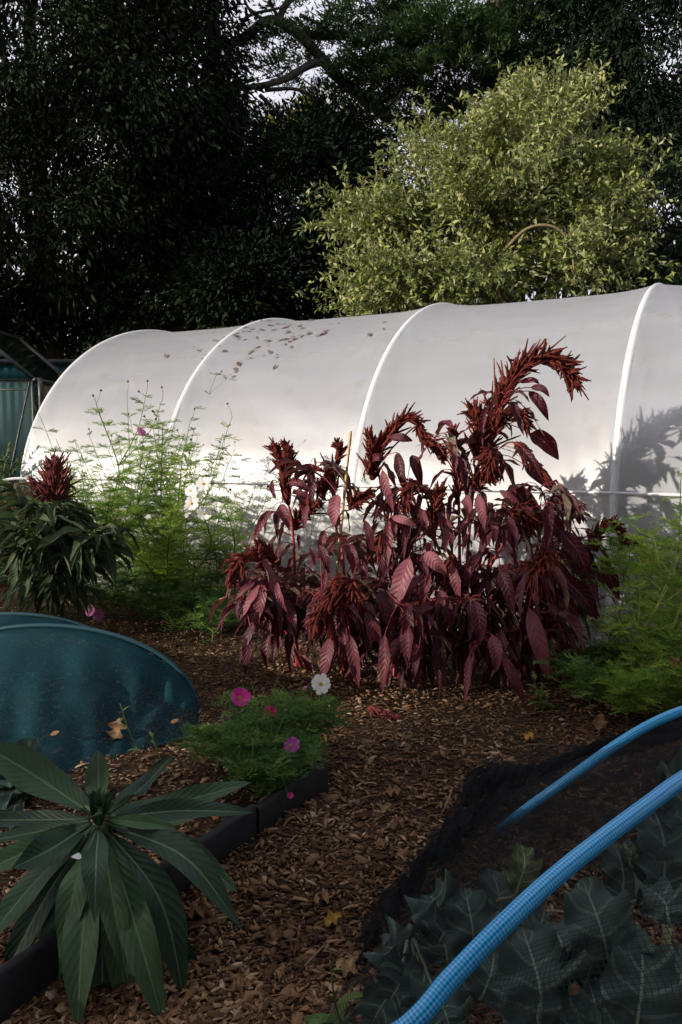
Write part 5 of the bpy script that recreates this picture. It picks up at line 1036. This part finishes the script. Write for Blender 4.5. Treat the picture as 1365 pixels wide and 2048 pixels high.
build(mb, 'gathered_edge', M['net_bunch'], o)
def hose(pts, r, label):
    mb = MB(); mb.tube(cr(pts, 160), r, 24, .5, uvl=True); tag(build(mb, 'hose_hoop', M['hose']), label, 'hose')
hose([A3(-.22, .93, -.02), A3(-.16, .95, .35), A3(-.03, .97, .6), P(822, 2048, 1.0), P(900, 1960, 1.035), P(1000, 1857, 1.08), P(1100, 1763, 1.15), P(1200, 1682, 1.22), P(1300, 1607, 1.3), P(1365, 1560, 1.36), P(1500, 1480, 1.5), P(1650, 1450, 1.68), A3(1.5, 1.9, .6), A3(1.7, 2.0, -.02)], .0140, 'near blue braided hose bent into a hoop across the bottom right corner')
hose([P(996, 1676, 3.0) - A3(0, 0, .06), P(1000, 1662, 2.85), P(1012, 1650, 2.6), P(1032, 1634, 2.43), P(1075, 1602, 2.38), P(1140, 1556, 2.35), P(1215, 1502, 2.35), P(1290, 1455, 2.35), P(1365, 1422, 2.36), P(1470, 1395, 2.4), P(1600, 1400, 2.5), A3(1.6, 2.6, .4), A3(1.7, 2.65, -.02)], .0150, 'far blue braided hose hoop rising from the black net toward the right edge')
def kale(label, base, lv, yl=(), st=None):
    root = thing('kale_plant', label, 'plant', tuple(base), 'kale under the black net'); b = A3(*base); sm = MB(); ct = b + A3(0, 0, .16); sm.tube([b - A3(0, 0, .03), b + A3(.01, 0, .08), ct], .013, 8); build(sm, 'stem', M['kale_yellow'], root)
    for j, (x0, y0, Y0, x1, y1, Y1, wp, f) in enumerate(lv):
        p0, p1 = P(x0, y0, Y0), P(x1, y1, Y1); mb = MB(); n_ = unit(A3(*f)); m_ = (p0 + p1) / 2 + n_ * .05
        curveleaf(mb, [p0, m_, p1], (.75 if j in yl else 1.3) * wp * (Y0 + Y1) / 2 / FPX, n_, 26, 12, .34, lambda a: (np.sin(np.pi * np.clip(a, 0, 1) ** .8) ** .6) * (1 + .03 * np.sin(a * 19)), RS.uniform(0, 1), .6, 22)
        mb.tube(cr([ct, ct * .4 + p0 * .6 + A3(0, 0, .01), p0, m_ + n_ * .002], 12), np.linspace(.006, .0025, 12), 6, 1.0)
        build(mb, 'leaf', M['kale_yellow' if j in yl else 'kale'], root)
kb = lambda px, py, Y: tuple(A3(P(px, py, Y)[0], Y, .02))
kale('kale plant at the bottom right with two broad upright leaves under the near hose', kb(1180, 2000, 1.7), [(1225, 1965, 1.42, 1165, 1757, 1.52, 120, (-.1, -.9, .45)), (1080, 2075, 1.36, 1045, 1855, 1.5, 150, (.1, -.9, .45)), (1265, 2080, 1.3, 1285, 1865, 1.42, 125, (-.2, -.9, .4)), (1190, 2110, 1.3, 1150, 1900, 1.5, 120, (.1, -.8, .6)), (1330, 2050, 1.35, 1370, 1900, 1.45, 100, (-.2, -.8, .5)), (1130, 1950, 1.6, 1100, 1850, 1.7, 90, (0, -.7, .7))])
kale('kale plant with an insect holed pale ribbed leaf left of the near hose', kb(950, 1900, 2.05), [(950, 1935, 1.85, 930, 1775, 1.95, 92, (0, -.9, .4)), (1000, 1890, 1.95, 985, 1740, 2.1, 90, (.1, -.85, .5)), (1030, 1790, 1.95, 1045, 1690, 2.1, 85, (.1, -.8, .6)), (900, 1850, 2.0, 860, 1790, 2.1, 90, (-.2, -.7, .7)), (1040, 1900, 1.8, 1090, 1820, 1.9, 80, (.1, -.8, .6)), (960, 2000, 1.7, 990, 1900, 1.8, 90, (0, -.8, .6)), (900, 1930, 1.85, 880, 1860, 2.0, 80, (-.1, -.8, .6))], (2,))
kale('kale plant with crinkled drooping leaves at the left edge of the black net', kb(820, 1980, 1.98), [(830, 1930, 1.9, 775, 2010, 1.8, 80, (-.2, -.85, .5)), (850, 1935, 1.85, 830, 2050, 1.72, 80, (0, -.9, .4)), (815, 1925, 1.95, 765, 1895, 2.02, 80, (-.2, -.6, .75)), (860, 1960, 1.8, 900, 2060, 1.65, 90, (.1, -.9, .4)), (800, 1960, 1.85, 740, 2060, 1.8, 70, (-.3, -.85, .4)), (870, 1900, 1.9, 900, 1850, 2.0, 80, (0, -.7, .7))])
kale('kale plant behind the near hose at the right edge', kb(1330, 1800, 2.1), [(1250, 1800, 1.9, 1225, 1680, 2.05, 70, (-.1, -.8, .5)), (1330, 1780, 1.9, 1300, 1600, 2.1, 110, (0, -.8, .6)), (1380, 1700, 2.0, 1350, 1530, 2.2, 110, (0, -.8, .6)), (1300, 1760, 1.95, 1265, 1690, 2.0, 70, (-.2, -.7, .7)), (1340, 1850, 1.7, 1290, 1770, 1.85, 90, (0, -.8, .6)), (1360, 1650, 2.1, 1400, 1520, 2.2, 110, (0, -.8, .6)), (1260, 1730, 1.9, 1240, 1690, 1.95, 30, (0, -.8, .6))], (6,))
p = P(1147, 1993, 1.3); mb = MB(); leafset(mb, p, A3(.2, 0, 1), A3(0, -1, .2), .026, .016, 4, 2, .5, .3, prof_oval, .55); tag(build(mb, 'caught_leaf', M['dead']), 'tiny orange leaf caught in the black net at the bottom', 'leaf')
